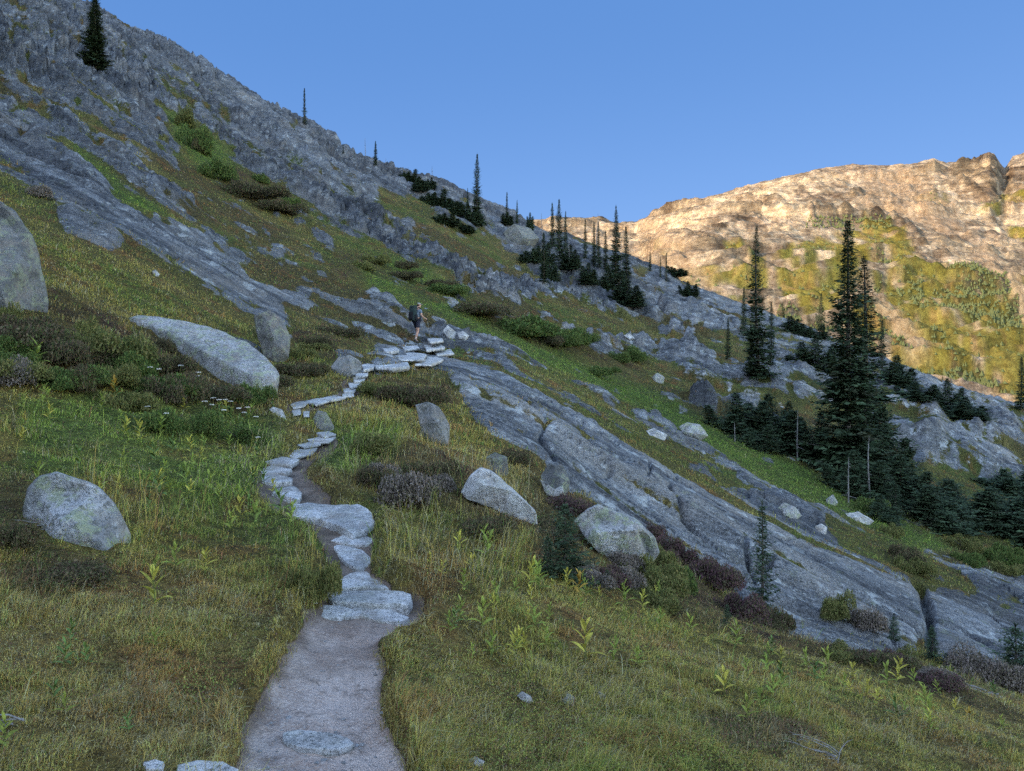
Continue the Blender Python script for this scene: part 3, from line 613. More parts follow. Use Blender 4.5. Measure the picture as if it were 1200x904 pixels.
def flat_stone(poly, thick=.12, lift=.02, name='stepping_stone', slope=.04, mat=None, seed=0):
    cx = np.mean([p[0] for p in poly]); cy = np.mean([p[1] for p in poly]); x0, y0, z0 = ground(cx, cy, False)
    z0 = z0 + lift
    c = z0 - slope * y0
    R = resample(poly, 72); u = (R[:, 0] - CX) / F; v = (HY - R[:, 1]) / F
    t = np.clip(c / np.minimum(v - slope, -.004), y0 * .72, y0 * 1.35)
    ox, oy = u * t, t
    mx, my = ox.mean(), oy.mean()
    th = np.arctan2(oy - my, ox - mx)
    size = max(ox.max() - ox.min(), .1)
    j = 1 + .05 * fbm(ox * 9 / max(size, .3) + seed, oy * 9 / max(size, .3), 3, 601 + seed)
    ox = mx + (ox - mx) * j; oy = my + (oy - my) * j
    rings = [0.02, .15, .3, .45, .6, .72, .82, .9, .955, .985, 1.0, 1.005, .98, .9]
    drop = [0, 0, 0, 0, 0, 0, 0, 0, .001, .006, .022, thick * .6, thick, thick * 1.4]
    Vv = []
    for r, dp in zip(rings, drop):
        px_ = mx + (ox - mx) * r; py_ = my + (oy - my) * r
        zz = c + slope * py_ - dp * min(1, size * 1.3)
        zz = zz + .016 * min(1, size) * fbm(px_ * 3 + seed, py_ * 3, 4, 611) + .008 * min(1, size) * fbm(px_ * 13, py_ * 13, 3, 613)
        if dp > .05: px_ = px_ + .02 * fbm(px_ * 8, zz * 8, 2, 615)
        Vv.append(np.stack([px_, py_, zz], 1))
    Vv = np.concatenate(Vv); n = 72; Fc = []
    Fc.append(list(range(n)))
    for k in range(len(rings) - 1):
        for i in range(n):
            i2 = (i + 1) % n; Fc.append([k * n + i, (k + 1) * n + i, (k + 1) * n + i2, k * n + i2])
    ctr = np.array([mx, my, z0]);
    area = 0.5 * np.sum((ox - mx) * (np.roll(oy, -1) - my) - (np.roll(ox, -1) - mx) * (oy - my))
    if area < 0: Fc = [f[::-1] for f in Fc]
    o = mesh(name, Vv - ctr, Fc, mat or M_STEP, loc=ctr); o.data.set_sharp_from_angle(angle=math.radians(35)); return o

ST = [ # outline in the photograph, thickness, lift, label
 ([(356,713),(378,709),(400,710),(413,713),(398,723),(378,724)], .12, .02, 'flat pale stone where the dirt path ends, smaller of its pair', None),
 ([(396,724),(418,710),(436,711),(462,716),(480,723),(470,729),(445,729),(424,722)], .13, .02, 'wide pale stone tapering to a point beside the first step', None),
 ([(378,696),(386,692),(430,691),(472,692),(482,696),(484,703),(478,708),(440,707),(390,705)], .12, .05, 'long thick step stone with moss along its front', None),
 ([(393,690),(396,679),(410,671),(430,669),(442,677),(457,690),(428,687)], .12, .03, 'broad rounded stone just above the long mossy step', None),
 ([(389,638),(404,638),(424,644),(434,652),(435,661),(420,667),(405,659),(394,646)], .12, .03, 'slanting pale stone narrowing towards a point', None),
 ([(388,633),(402,627),(424,626),(444,634),(430,639),(408,638)], .12, .03, 'flat lens-shaped stone just below the big slab', None),
 ([(341,591),(360,588),(385,591),(420,591),(434,597),(439,611),(430,621),(412,625),(396,616),(372,608),(343,605)], .08, .06, 'biggest slab of the trail with an irregular outline', None),
 ([(318,577),(326,572),(345,569),(354,577),(350,586),(338,582)], .14, .06, 'small angular stone beside leafy plants above the big slab', None),
 ([(304,559),(322,555),(343,560),(342,564),(320,565),(304,565)], .12, .06, 'narrow straight-fronted step below two thinner ones', None),
 ([(305,550),(318,545),(342,550),(334,555),(306,555)], .10, .05, 'thin step directly above the narrow straight-fronted one', None),
 ([(310,541),(330,535),(352,538),(342,544),(316,544)], .10, .04, 'thin step where the trail bends back uphill', None),
 ([(330,533),(350,526),(372,525),(366,532),(346,536)], .06, .03, None, 'thin flat steps on the middle bend'),
 ([(348,521),(372,516),(376,521),(356,524)], .06, .03, None, 'thin flat steps on the middle bend'),
 ([(360,515),(380,510),(394,512),(386,518),(366,519)], .06, .03, None, 'thin flat steps on the middle bend'),
 ([(370,507),(385,505),(394,509),(380,512)], .06, .03, None, 'thin flat steps on the middle bend'),
 ([(340,474),(352,469),(362,471),(357,476),(344,479)], .06, .03, None, 'small steps on the traverse'),
 ([(357,470),(374,466),(386,470),(370,474)], .06, .03, None, 'small steps on the traverse'),
 ([(374,467),(392,463),(405,466),(388,469)], .06, .03, None, 'small steps on the traverse'),
 ([(342,481),(352,479),(352,485),(344,486)], .06, .03, None, 'small steps on the traverse'),
 ([(355,482),(363,482),(362,488),(356,488)], .06, .03, None, 'small steps on the traverse'),
 ([(400,462),(414,459),(415,464),(402,465)], .08, .04, None, 'small steps climbing to the ledge'),
 ([(402,456),(418,453),(416,459),(403,459)], .08, .04, None, 'small steps climbing to the ledge'),
 ([(408,449),(425,447),(423,452),(410,454)], .08, .04, None, 'small steps climbing to the ledge'),
 ([(413,442),(428,441),(427,446),(415,447)], .08, .04, None, 'small steps climbing to the ledge'),
 ([(416,434),(432,432),(431,439),(417,441)], .08, .04, None, 'small steps climbing to the ledge'),
 ([(424,427),(440,425),(438,431),(426,433)], .08, .04, None, 'small steps climbing to the ledge'),
 ([(436,425),(478,424),(480,429),(460,431),(440,430)], .10, .03, 'long low step stone under the sloping rock below the hiker', None),
 ([(452,415),(480,412),(500,415),(496,421),(460,422)], .08, .03, None, 'slabs paving the rock below the hiker'),
 ([(484,420),(508,417),(520,421),(505,427),(486,427)], .08, .03, None, 'slabs paving the rock below the hiker'),
 ([(470,405),(488,403),(492,408),(474,410)], .08, .03, None, 'slabs paving the rock below the hiker'),
 ([(496,403),(514,402),(522,407),(500,410)], .08, .03, None, 'slabs paving the rock below the hiker'),
 ([(448,408),(462,406),(468,410),(452,413)], .08, .03, None, 'slabs paving the rock below the hiker'),
 ([(505,410),(528,409),(532,414),(512,416)], .08, .03, None, 'slabs paving the rock below the hiker'),
 ([(500,396),(516,394),(520,399),(504,401)], .08, .03, None, 'slabs paving the rock below the hiker'),
 ([(331,859),(350,855),(385,858),(408,864),(416,871),(398,878),(356,877),(333,871)], .08, .035, 'flat stone sunk in the middle of the dirt path', None),
 ([(207,896),(232,891),(262,892),(280,902),(276,915),(210,915)], .10, .05, 'flat stone at the turf edge beside the near end of the path', None),
 ([(168,893),(182,890),(192,893),(190,901),(172,901)], .08, .04, 'little stone half hidden in turf by the path', None),
]
GL = {'slabs paving the rock below the hiker': 'thin slab in the paved patch just below the hiker', 'thin flat steps on the middle bend': 'thin flat step on the bend below the rounded trailside rock', 'small steps on the traverse': 'small thin step where the trail crosses level', 'small steps climbing to the ledge': 'small step in the flight climbing to the ledge'}
for i, (poly, th, lf, lab, grp) in enumerate(ST):
    o = flat_stone(poly, th, lf, seed=i)
    tag(o, lab or GL[grp], 'stepping stone', grp)

def boulder(poly, depth=.8, sink=.25, mat=None, name='boulder', base=None, seed=0, facets=8, rough=.085, n1=72, dist=None, lean=0., planes=(), setb=.3):
    """outline as in the photograph, standing at its own distance with real thickness"""
    xs = [p[0] for p in poly]; ys = [p[1] for p in poly]
    bx = base[0] if base else (min(xs) + max(xs)) / 2; by = base[1] if base else max(ys) - 2
    gx, gy, gz = ground(bx, by)
    t = dist or gy
    w = (max(xs) - min(xs)) / F * t; h = (max(ys) - min(ys)) / F * t; D = depth * min(w, h * 1.6) * .5
    t = t + D * setb
    R = resample(poly, n1); ox = (R[:, 0] - CX) / F * t; oz = (HY - R[:, 1]) / F * t
    cx, cz = (ox.max() + ox.min()) / 2, (oz.max() + oz.min()) / 2
    low = (oz - oz.min()) / max(oz.max() - oz.min(), 1e-3)
    oz = oz - max(sink, .3) * h * (1 - low) ** 2
    rg = np.random.default_rng(900 + seed)
    pl = [(Vector((rg.normal(), -abs(rg.normal()) - .3, abs(rg.normal()) + .1)).normalized(), .55 + .28 * rg.random()) for _ in range(facets)]
    pl += [(Vector(a_).normalized(), b_) for a_, b_ in planes]
    m = 34; Vv = []
    for k in range(m + 1):
        phi = -math.pi / 2 + math.pi * k / m; c = max(math.cos(phi), .0) ** .55; s = math.copysign(abs(math.sin(phi)) ** .8, phi)
        xx = (ox - cx) * c; zz = (oz - cz) * c; yy = np.full(n1, D * s)
        zz = zz - lean * yy * 0
        Vv.append(np.stack([xx, yy + lean * zz, zz], 1))
    Vv = np.concatenate(Vv)
    nrm = Vv / np.array([w * .5, D, h * .5])
    for pn, dd in pl:
        dt = nrm @ np.array(pn); ex = np.clip(dt - dd, 0, None) * .96
        nrm = nrm - ex[:, None] * np.array(pn)[None, :]
    front = sst(.05, .5, np.abs(Vv[:, 1]) / D)
    Vn = nrm * np.array([w * .5, D, h * .5]); Vv = Vv * (1 - front[:, None]) + Vn * front[:, None]
    q = Vv + np.array([gx, gy, gz]); sc = 1 / max(min(w, h), .05)
    nz = fbm(q[:, 0] * sc * 1.6 + q[:, 1] * sc, q[:, 2] * sc * 1.6 + seed, 4, 701) * rough * min(w, h) + fbm(q[:, 0] * sc * 6, q[:, 2] * sc * 6 + q[:, 1] * sc * 5, 3, 703) * rough * .5 * min(w, h)
    rn = np.linalg.norm(Vv, axis=1)[:, None] + 1e-6; Vv = Vv + Vv / rn * nz[:, None] * (.35 + .65 * front[:, None])
    Fc = []
    for k in range(m):
        for i in range(n1):
            i2 = (i + 1) % n1; Fc.append([k * n1 + i, k * n1 + i2, (k + 1) * n1 + i2, (k + 1) * n1 + i])
    area = np.sum(ox * np.roll(oz, -1) - np.roll(ox, -1) * oz)
    if area < 0: Fc = [f[::-1] for f in Fc]
    # merge the poles
    Vv[:n1] = Vv[:n1].mean(0) + (Vv[:n1] - Vv[:n1].mean(0)) * .5
    Vv[:, 0] += Vv[:, 1] * (cx / t); Vv[:, 2] += Vv[:, 1] * (cz / t) * .6
    o = mesh(name, Vv, Fc, mat or M_BOULD, loc=(cx, t, cz)); o.data.set_sharp_from_angle(angle=math.radians(24))
    return o

BD = [ # outline, depth, sink, material, label, category, options
 ([(-70,240),(-30,232),(0,234),(18,246),(38,272),(50,300),(57,330),(55,352),(20,356),(-40,360),(-75,350)], 1.1, .3, M_GREY, 'big rounded grey boulder cut off by the edge of the photo', {'facets': 5, 'planes': [((.35, -.8, .45), .5), ((.6, -.5, .6), .62)]}),
 ([(25,590),(32,570),(45,558),(66,552),(85,558),(95,560),(115,568),(136,588),(152,612),(153,632),(146,644),(110,647),(70,645),(40,640),(26,615)], 1.1, .25, M_BOULD, 'rounded speckled boulder with pale lichen low in the meadow', {'facets': 6, 'base': (90, 636), 'setb': .85, 'planes': [((-.2, -.6, .78), .5), ((.75, -.6, .3), .72)]}),
 ([(298,371),(316,363),(331,375),(340,392),(338,408),(322,418),(310,411),(302,392)], 1.2, .3, M_GREY, 'grey knob of rock at the tail of the upper slabs', {'setb': -.6}),
 ([(487,475),(500,471),(514,477),(527,495),(526,512),(510,517),(497,508)], 1.1, .3, M_DARKR, 'dark grey split boulder standing in turf below the slab', {}),
 ([(540,573),(552,556),(564,548),(576,552),(600,570),(628,590),(630,600),(612,602),(585,590),(560,582),(545,579)], .9, .3, M_STEP, 'whitish wedge-shaped boulder sloping down to a point', {'facets': 3, 'planes': [((.25, -.5, .83), .36), ((-.1, -1, -.1), .45)]}),
 ([(671,609),(688,595),(700,590),(722,600),(745,608),(768,624),(774,638),(760,652),(742,660),(720,650),(698,632),(680,618)], 1.1, .3, M_BOULD, 'greenish angular boulder leaning against the foot of the slab', {'facets': 4, 'planes': [((.1, -.6, .8), .38), ((.25, -.95, -.2), .42), ((.9, -.4, .1), .55)]}),
 ([(634,556),(644,543),(660,545),(668,562),(664,576),(650,582),(638,572)], 1.0, .3, M_GREY, 'lichen-spotted rock lump between the white boulder and the slab', {}),
 ([(650,572),(660,568),(662,584),(640,578),(632,562)], 1.0, .3, M_BOULD, 'small slab of rock leaning on the lichen-spotted lump', {}),
 ([(570,536),(580,530),(594,536),(596,550),(584,558),(574,554)], 1.0, .3, M_GREY, 'small rounded grey rock behind the whitish wedge', {}),
 ([(388,428),(396,419),(410,416),(424,424),(424,434),(408,440),(392,438)], 1.0, .3, M_DARKR, 'black and white crusted rock beside the climbing steps', {}),
 ([(367,490),(372,482),(382,484),(392,497),(391,504),(372,504)], 1.0, .3, M_GREY, 'smooth rounded rock at the bend of the trail', {'facets': 3}),
 ([(315,480),(320,477),(331,480),(336,489),(322,488)], 1.2, .3, M_STEP, 'small flat pale stone lying in plants beside the trail', {'facets': 2}),
 ([(519,387),(524,381),(534,388),(534,396),(526,395)], 1.0, .3, M_STEP, 'small pale block just ahead of the hiker', {}),
 ([(536,391),(542,388),(550,393),(546,398),(538,396)], 1.0, .3, M_STEP, 'low pale rock further along the ledge past the hiker', {}),
 ([(955,617),(962,614),(969,618),(968,625),(957,624)], 1.0, .3, M_STEP, 'bright white stone resting on the lower slab', {}),
 ([(910,596),(918,589),(932,594),(940,602),(930,606),(915,602)], 1.0, .3, M_BOULD, 'yellowish lichen-covered rock on the lower slab', {}),
 ([(968,585),(976,580),(982,588),(978,593),(968,592)], 1.0, .3, M_BOULD, 'small grey block on the rim of the gully', {}),
 ([(990,602),(1005,600),(1024,609),(1018,613),(998,610)], 1.0, .3, M_STEP, 'low pale rock on the grassy rim of the gully', {}),
 ([(795,500),(805,495),(820,498),(830,508),(820,512),(802,508)], 1.2, .3, M_BOULD, 'pale rounded rock at the top rim of the slab by the gully', {}),
 ([(757,505),(766,502),(782,509),(778,515),(762,511)], 1.2, .3, M_STEP, 'thin pale block lying on the slab ledges', {}),
 ([(764,442),(770,437),(779,442),(777,449),(767,448)], 1.0, .3, M_BOULD, 'cream coloured boulder under the heathery ledge', {}),
 ([(731,393),(738,391),(744,396),(738,398)], 1.0, .3, M_STEP, 'tiny white rock on the slope beyond the gully', {}),
 ([(606,815),(612,811),(622,816),(626,822),(616,823)], 1.0, .35, M_STEP, 'pale stone poking out of the meadow, flattest of three', {}),
 ([(659,819),(665,813),(673,817),(673,827),(662,827)], 1.0, .4, M_BOULD, 'dull brownish stone in the meadow, middle of three', {}),
 ([(696,817),(702,811),(710,815),(711,822),(699,823)], 1.0, .35, M_STEP, 'round pale stone in the meadow, last of three', {}),
 ([(548,892),(556,887),(568,892),(564,898),(552,898)], 1.0, .35, M_BOULD, 'small grey stone in turf near the path', {}),
 ([(178,318),(182,316),(187,321),(182,325)], 1.0, .35, M_STEP, 'lone white stone on the grassy slope', {}),
 ([(590,272),(602,263),(622,268),(632,278),(622,288),(600,288)], 1.2, .3, M_GREY, 'light domed rock among the ridge firs', {'facets': 4}),
]
for i, (poly, dp, sk_, mt, lab, kw) in enumerate(BD):
    w_ = max(p[0] for p in poly) - min(p[0] for p in poly)
    o = boulder(poly, dp, sk_, mt, 'rock_outcrop' if 'outcrop' in lab and 'tail' not in lab else ('stone' if w_ < 30 else 'boulder'), seed=i, **kw)
    tag(o, lab, 'outcrop' if 'rock_outcrop' in o.name else ('stone' if w_ < 30 else 'boulder'))

def slab_boulder(poly, base, ax, by_, thick, label, mat, under, seed, th_bot=.9):
    x0, y0, z0 = ground(*base); R = resample(poly, 96); u = (R[:, 0] - CX) / F; v = (HY - R[:, 1]) / F
    c0_ = z0 + thick * .55 - ax * x0 - by_ * y0; t = np.clip(c0_ / (v - ax * u - by_), y0 * .8, y0 * 1.3); ox, oy = u * t, t; mx, my = ox.mean(), oy.mean(); n = 96
    Vv = []
    for r, dp in ((.02, 0), (.2, 0), (.4, 0), (.55, 0), (.7, 0), (.82, 0), (.9, .005), (.955, .02), (.985, .05), (1.0, .11), (.995, .25), (.97, .5), (th_bot, .8), (th_bot * .97, 1.3)):
        px_ = mx + (ox - mx) * r; py_ = my + (oy - my) * r; zz = c0_ + ax * px_ + by_ * py_
        q = -px_ * .45 + py_ * .9
        zz = zz + .05 * fbm(px_ * 1.1, py_ * 2.2, 4, 901 + seed) + .02 * fbm(px_ * 6, py_ * 8, 3, 903) - .05 * sst(.02, .0, np.abs(((q * 1.6 + .2 * fbm(px_, py_, 2, 905)) % 1.) - .5)) * (dp < .1)
        k = dp * thick; px_ = px_ + .05 * fbm(px_ * 3, zz * 4 + dp * 3, 3, 907) * (dp > .05); Vv.append(np.stack([px_, py_, zz - k], 1))
    Vv = np.concatenate(Vv); Fc = [list(range(n))]
    for k in range(13):
        for i in range(n): i2 = (i + 1) % n; Fc.append([k * n + i, (k + 1) * n + i, (k + 1) * n + i2, k * n + i2])
    if np.sum((ox - mx) * (np.roll(oy, -1) - my) - (np.roll(ox, -1) - mx) * (oy - my)) < 0: Fc = [f[::-1] for f in Fc]
    ctr = np.array([mx, my, z0]); o = mesh('boulder', Vv - ctr, Fc, mat, loc=ctr); o.data.set_sharp_from_angle(angle=math.radians(26)); tag(o, label, 'boulder')
slab_boulder([(150,370),(162,367),(200,372),(240,379),(265,387),(292,400),(314,417),(327,433),(318,441),(296,440),(276,431),(252,419),(228,405),(200,391),(172,380)], (262, 440), -.10, .42, .95, 'long flat-topped boulder with dark undercut and a seedling before it', M_BOULD, None, 1, .86)

# ================================================================== firs
def leafmat(name, rough=.7, sp=.2, attr=True, color=None, trans=0.):
    m, nt, b = newmat(name, rough, sp); nb = NB(nt)
    if attr: c = nb.attr('veg').outputs['Color']
    else:
        pos = nb.n('ShaderNodeNewGeometry').outputs['Position']
        n = nb.noise(pos, 9, 3, .6); oi = nb.n('ShaderNodeObjectInfo').outputs['Random']
        c = nb.mix(nb.ramp(n, .35, .65), tuple(.6 * x for x in color), tuple(1.35 * x for x in color))
        c = nb.mix(nb.math('MULTIPLY', oi, .35), c, (color[0] * 1.25, color[1] * .95, color[2] * .8))
    nt.links.new(c, b.inputs['Base Color'])
    if trans:
        tr = nb.n('ShaderNodeBsdfTranslucent', i_Color=c); mx = nb.n('ShaderNodeMixShader', i_0=trans, i_1=b.outputs[0], i_2=tr.outputs[0]); nt.links.new(mx.outputs[0], nt.nodes['Material Output'].inputs[0])
    return m
M_NEEDLE = leafmat('fir needles', attr=True); M_NEEDLE_P = leafmat('pale young needles', attr=False, color=(.05, .085, .05))
def barkmat(name, a, b_):
    m, nt, b = newmat(name, .9, .1); nb = NB(nt); pos = nb.n('ShaderNodeTexCoord').outputs['Object']
    mp = nb.n('ShaderNodeMapping', i_Vector=pos); mp.inputs['Scale'].default_value = (6, 6, 1.2)
    n = nb.noise(mp.outputs[0], 4, 6, .7); nt.links.new(nb.mix(nb.ramp(n, .35, .65), a, b_), b.inputs['Base Color'])
    bp = nb.n('ShaderNodeBump', i_Strength=.6, i_Distance=.03, i_Height=n); nt.links.new(bp.outputs[0], b.inputs['Normal'])
    return m
M_BARK = barkmat('fir bark', (.06, .05, .042), (.17, .15, .135)); M_DEAD = barkmat('weathered dead wood', (.13, .12, .11), (.32, .31, .30))

def tube(pts, rad, n=7):
    pts = [Vector(p) for p in pts]; Vv = []; Fc = []
    for i, p in enumerate(pts):
        d = (pts[min(i + 1, len(pts) - 1)] - pts[max(i - 1, 0)]).normalized()
        a = d.cross(Vector((.3, 1, .2))).normalized(); b = d.cross(a)
        for k in range(n):
            th = 2 * math.pi * k / n; Vv.append(p + (a * math.cos(th) + b * math.sin(th)) * rad[i])
    for i in range(len(pts) - 1):
        for k in range(n):
            k2 = (k + 1) % n; Fc.append([i * n + k, i * n + k2, (i + 1) * n + k2, (i + 1) * n + k])
    Fc.append(list(range((len(pts) - 1) * n, len(pts) * n))[::-1]); return [tuple(v) for v in Vv], Fc

def fir_meshes(H, R, seed, dens=1., base=.05, power=.85, gap=.0, spray=1.0, dead_low=.0):
    rg = np.random.default_rng(seed)
    bend = rg.normal(0, .012, 2) * H
    def axis(h): f = h / H; return np.array([bend[0] * math.sin(f * 3), bend[1] * math.sin(f * 2.4), h])
    hs = np.linspace(-.03 * H, H, 12)
    tv, tf = tube([axis(h) for h in hs], [max(.006, .017 * H ** .9 * (1 - max(h, 0) / H) ** .8 + .004) for h in hs], 8)
    V_, F_, C_ = [], [], []
    bv, bf = [], []
    h = base * H
    nb_ = 0
    while h < H * .985:
        f = h / H
        env = R * ((1 - f) ** power) * (.82 + .3 * math.sin(f * 23 + seed) * .5 + .12 * rg.normal())
        env = max(env, .035 * H * (1 - f) + .05)
        if rg.random() < gap: env *= .35
        nbr = int(rg.integers(4, 7) * dens) + 1
        a0 = rg.random() * 6.28
        for k in range(nbr):
            L = env * (.28 + .82 * rg.random() ** .8); a = a0 + 6.283 * k / nbr + rg.normal(0, .25)
            if rg.random() < dead_low * (1 - f) ** 2: continue
            el0 = .25 - .75 * (1 - f) + rg.normal(0, .12); dirv = np.array([math.cos(a), math.sin(a), 0]); side = np.array([-math.sin(a), math.cos(a), 0])
            o = axis(h)
            ns = max(3, int(L / (.10 * spray) * .8)); 
            col = np.array([.050, .078, .038]) * (.6 + .8 * rg.random())
            if rg.random() < .12: col = np.array([.055, .065, .034])
            prev = o.copy(); pts = []
            for s in range(ns + 1):
                r = s / ns; p = o + dirv * L * r + np.array([0, 0, L * (el0 * r + .35 * r * r)]); pts.append(p)
            if L > .35 * R and nb_ % 2 == 0:
                v0 = len(bv); q0, q1 = pts[0], pts[-1]; w = .008 * L + .006
                for p_, ww in ((q0, w), (pts[ns // 2], w * .7), (q1, w * .2)):
                    bv += [tuple(p_ + side * ww), tuple(p_ - side * ww), tuple(p_ + np.array([0, 0, ww]))]
                for e in (0, 3):
                    for (i1, i2) in ((0, 1), (1, 2), (2, 0)): bf.append([v0 + e + i1, v0 + e + i2, v0 + e + 3 + i2, v0 + e + 3 + i1])
            nb_ += 1
            for s in range(1, ns + 1):
                p = pts[s]; r = s / ns; wl = spray * (.085 + .07 * (1 - f) + .26 * L * (1 - r)) * (.6 + .8 * rg.random())
                for sg in (-1, 1, 0):
                    if sg == 0 and s < ns and rg.random() < .5: continue
                    dd = (dirv * (.55 + .2 * rg.random()) + side * sg * (.75 + .2 * rg.random()) + np.array([0, 0, -.12 + .25 * rg.normal() * .6]))
                    if sg == 0: dd = dirv + np.array([0, 0, .25 * rg.normal()])
                    dd = dd / np.linalg.norm(dd); tip = p + dd * wl
                    up_v = np.array([0, 0, 1.]); wv = np.cross(dd, up_v); wv = wv / (np.linalg.norm(wv) + 1e-6) * wl * .17 + up_v * wl * .10 * rg.normal()
                    mid = p + dd * wl * .55 + up_v * wl * .05
                    i0_ = len(V_); V_ += [p, mid + wv, tip, mid - wv]; F_.append([i0_, i0_ + 1, i0_ + 2, i0_ + 3])
                    c = col * (.75 + .5 * rg.random()) * (.85 + .3 * r); C_ += [c] * 4
        h += (.030 + .030 * (1 - f)) * H ** .55 * .9 / max(dens, .5) * (.7 + .6 * rg.random())
    # leader shoot
    tp = axis(H)
    for k in range(5):
        a = k * 1.3; p = tp - np.array([0, 0, .02 * H * k / 3]); tip = p + np.array([math.cos(a) * .06, math.sin(a) * .06, .12]); i0_ = len(V_)
        V_ += [p, p + np.array([.012, .01, .05]), tip, p + np.array([-.012, -.01, .05])]; F_.append([i0_, i0_ + 1, i0_ + 2, i0_ + 3]); C_ += [np.array([.04, .055, .03])] * 4
    off = len(tv); tv = tv + bv; tf = tf + [[i + off for i in f] for f in bf]
    return (np.array(tv), tf), (np.array(V_), np.array(F_), np.array(C_))

FIRK = {}
def fir_kind(key, **kw):
    (tv, tf), (cv, cf, cc) = fir_meshes(seed=hash_(key), **kw)
    FIRK[key] = dict(t=(tv, tf), c=(cv, cf, cc), H=kw['H'], me=None)
def hash_(s): return sum((i + 3) * ord(c) for i, c in enumerate(s)) % 9973
fir_kind('spireA', H=14, R=2.7, dens=1.5, base=.03, power=.95, gap=.12, spray=1.3)
fir_kind('spireB', H=14, R=2.1, dens=1.35, base=.03, power=.9, gap=.2, spray=1.15)
fir_kind('spireC', H=11, R=1.6, dens=1.35, base=.04, power=.8, gap=.15, spray=1.15, dead_low=.15)
fir_kind('slimD', H=9, R=.95, dens=1.3, base=.04, power=.7, gap=.25, spray=1.2, dead_low=.3)
fir_kind('slimE', H=9, R=1.35, dens=1.3, base=.03, power=.8, gap=.18, spray=1.2)
def clump(key, H, spots):
    # several stems of one wind-shaped fir grown together
    tv, tf, cv, cf, cc = [], [], [], [], []
    for i, (dx, dy, h, R_) in enumerate(spots):
        (a, b), (c, d, e) = fir_meshes(seed=hash_(key) + i, H=h, R=R_, dens=1.3, base=.01, power=.6, gap=.22, spray=1.1)
        lean = np.array([dx, dy, 0]) * .16; o = len(tv); tv += [p + [dx, dy, 0] + lean * p[2] for p in a]; tf += [[q + o for q in f] for f in b]
        o = sum(len(k) for k in cv); cv.append(c + np.array([dx, dy, 0]) + lean * c[:, 2:3]); cf.append(d + o); cc.append(e)
    FIRK[key] = dict(t=(np.array(tv), tf), c=(np.concatenate(cv), np.concatenate(cf), np.concatenate(cc)), H=H, me=None)
clump('bushF', 4, [(0, 0, 4, 1.5), (-.95, .2, 2.9, 1.3), (.85, -.2, 3.2, 1.3), (.3, .6, 2.5, 1.2), (-.4, -.6, 2.2, 1.2), (1.3, .4, 1.7, 1.0)])
clump('bushG', 3.2, [(0, 0, 2.3, 1.7), (-1.2, .1, 1.9, 1.6), (1.0, -.1, 3.2, 1.5), (.5, .7, 1.7, 1.5), (-.5, -.6, 2.1, 1.5), (1.8, .3, 1.5, 1.3), (-1.9, -.2, 1.3, 1.2), (.1, .3, 2.7, 1.2)])
fir_kind('youngH', H=1.6, R=.42, dens=1.3, base=.02, power=.8, gap=.05, spray=.42)
fir_kind('youngI', H=1.3, R=.75, dens=1.2, base=.02, power=.7, gap=.05, spray=.55)
def place_fir(key, loc, height, width=1., rz=0., name='fir_tree', label='', cat='tree', group=None):
    K = FIRK[key]; s = height / K['H']; width *= {'spireA': .98, 'spireB': 1.05, 'spireC': 1.0, 'slimD': 1., 'slimE': .95}.get(key, 1.)
    r = empty(name, loc, rz); r.scale = (s * width, s * width, s)
    if K['me'] is None:
        t = mesh('trunk', K['t'][0], K['t'][1], M_BARK, r); c = mesh('crown', K['c'][0], K['c'][1], M_NEEDLE, r, smooth=False, cols={'veg': K['c'][2]})
        K['me'] = (t, c)
    else:
        for o in K['me']:
            q = o.copy(); COL.objects.link(q); q.parent = r
    tag(r, label, cat, group); return r
def snag(loc, H, seed, label, group=None, lean=0.):
    rg = np.random.default_rng(seed); r = empty('dead_tree', loc, rg.random() * 6)
    hs = np.linspace(-.1, H, 9); tv, tf = tube([(lean * h + .02 * H * math.sin(h), .01 * H * math.cos(h * 1.3), h) for h in hs], [.012 * H * (1 - max(h, 0) / H) ** .7 + .010 for h in hs], 7)
    mesh('trunk', np.array(tv), tf, M_DEAD, r)
    V_, F_ = [], []
    for k in range(9):
        h = H * (.15 + .8 * rg.random()); a = rg.random() * 6.28; L = (.04 + .10 * rg.random()) * H * (1.05 - h / H)
        p0 = Vector((lean * h, 0, h)); p1 = p0 + Vector((math.cos(a) * L, math.sin(a) * L, -.1 * L)); p2 = p1 + Vector((math.cos(a + .4) * L * .5, math.sin(a + .4) * L * .5, -.25 * L))
        v, f = tube([p0, p1, p2], [.012 + .002 * H, .010, .004], 4); mesh('branch', np.array(v), f, M_DEAD, r)
    tag(r, label, 'dead tree', group); return r

def at_t(px, t): 
    x = (px - CX) / F * t; return (x, t, height(x, t))
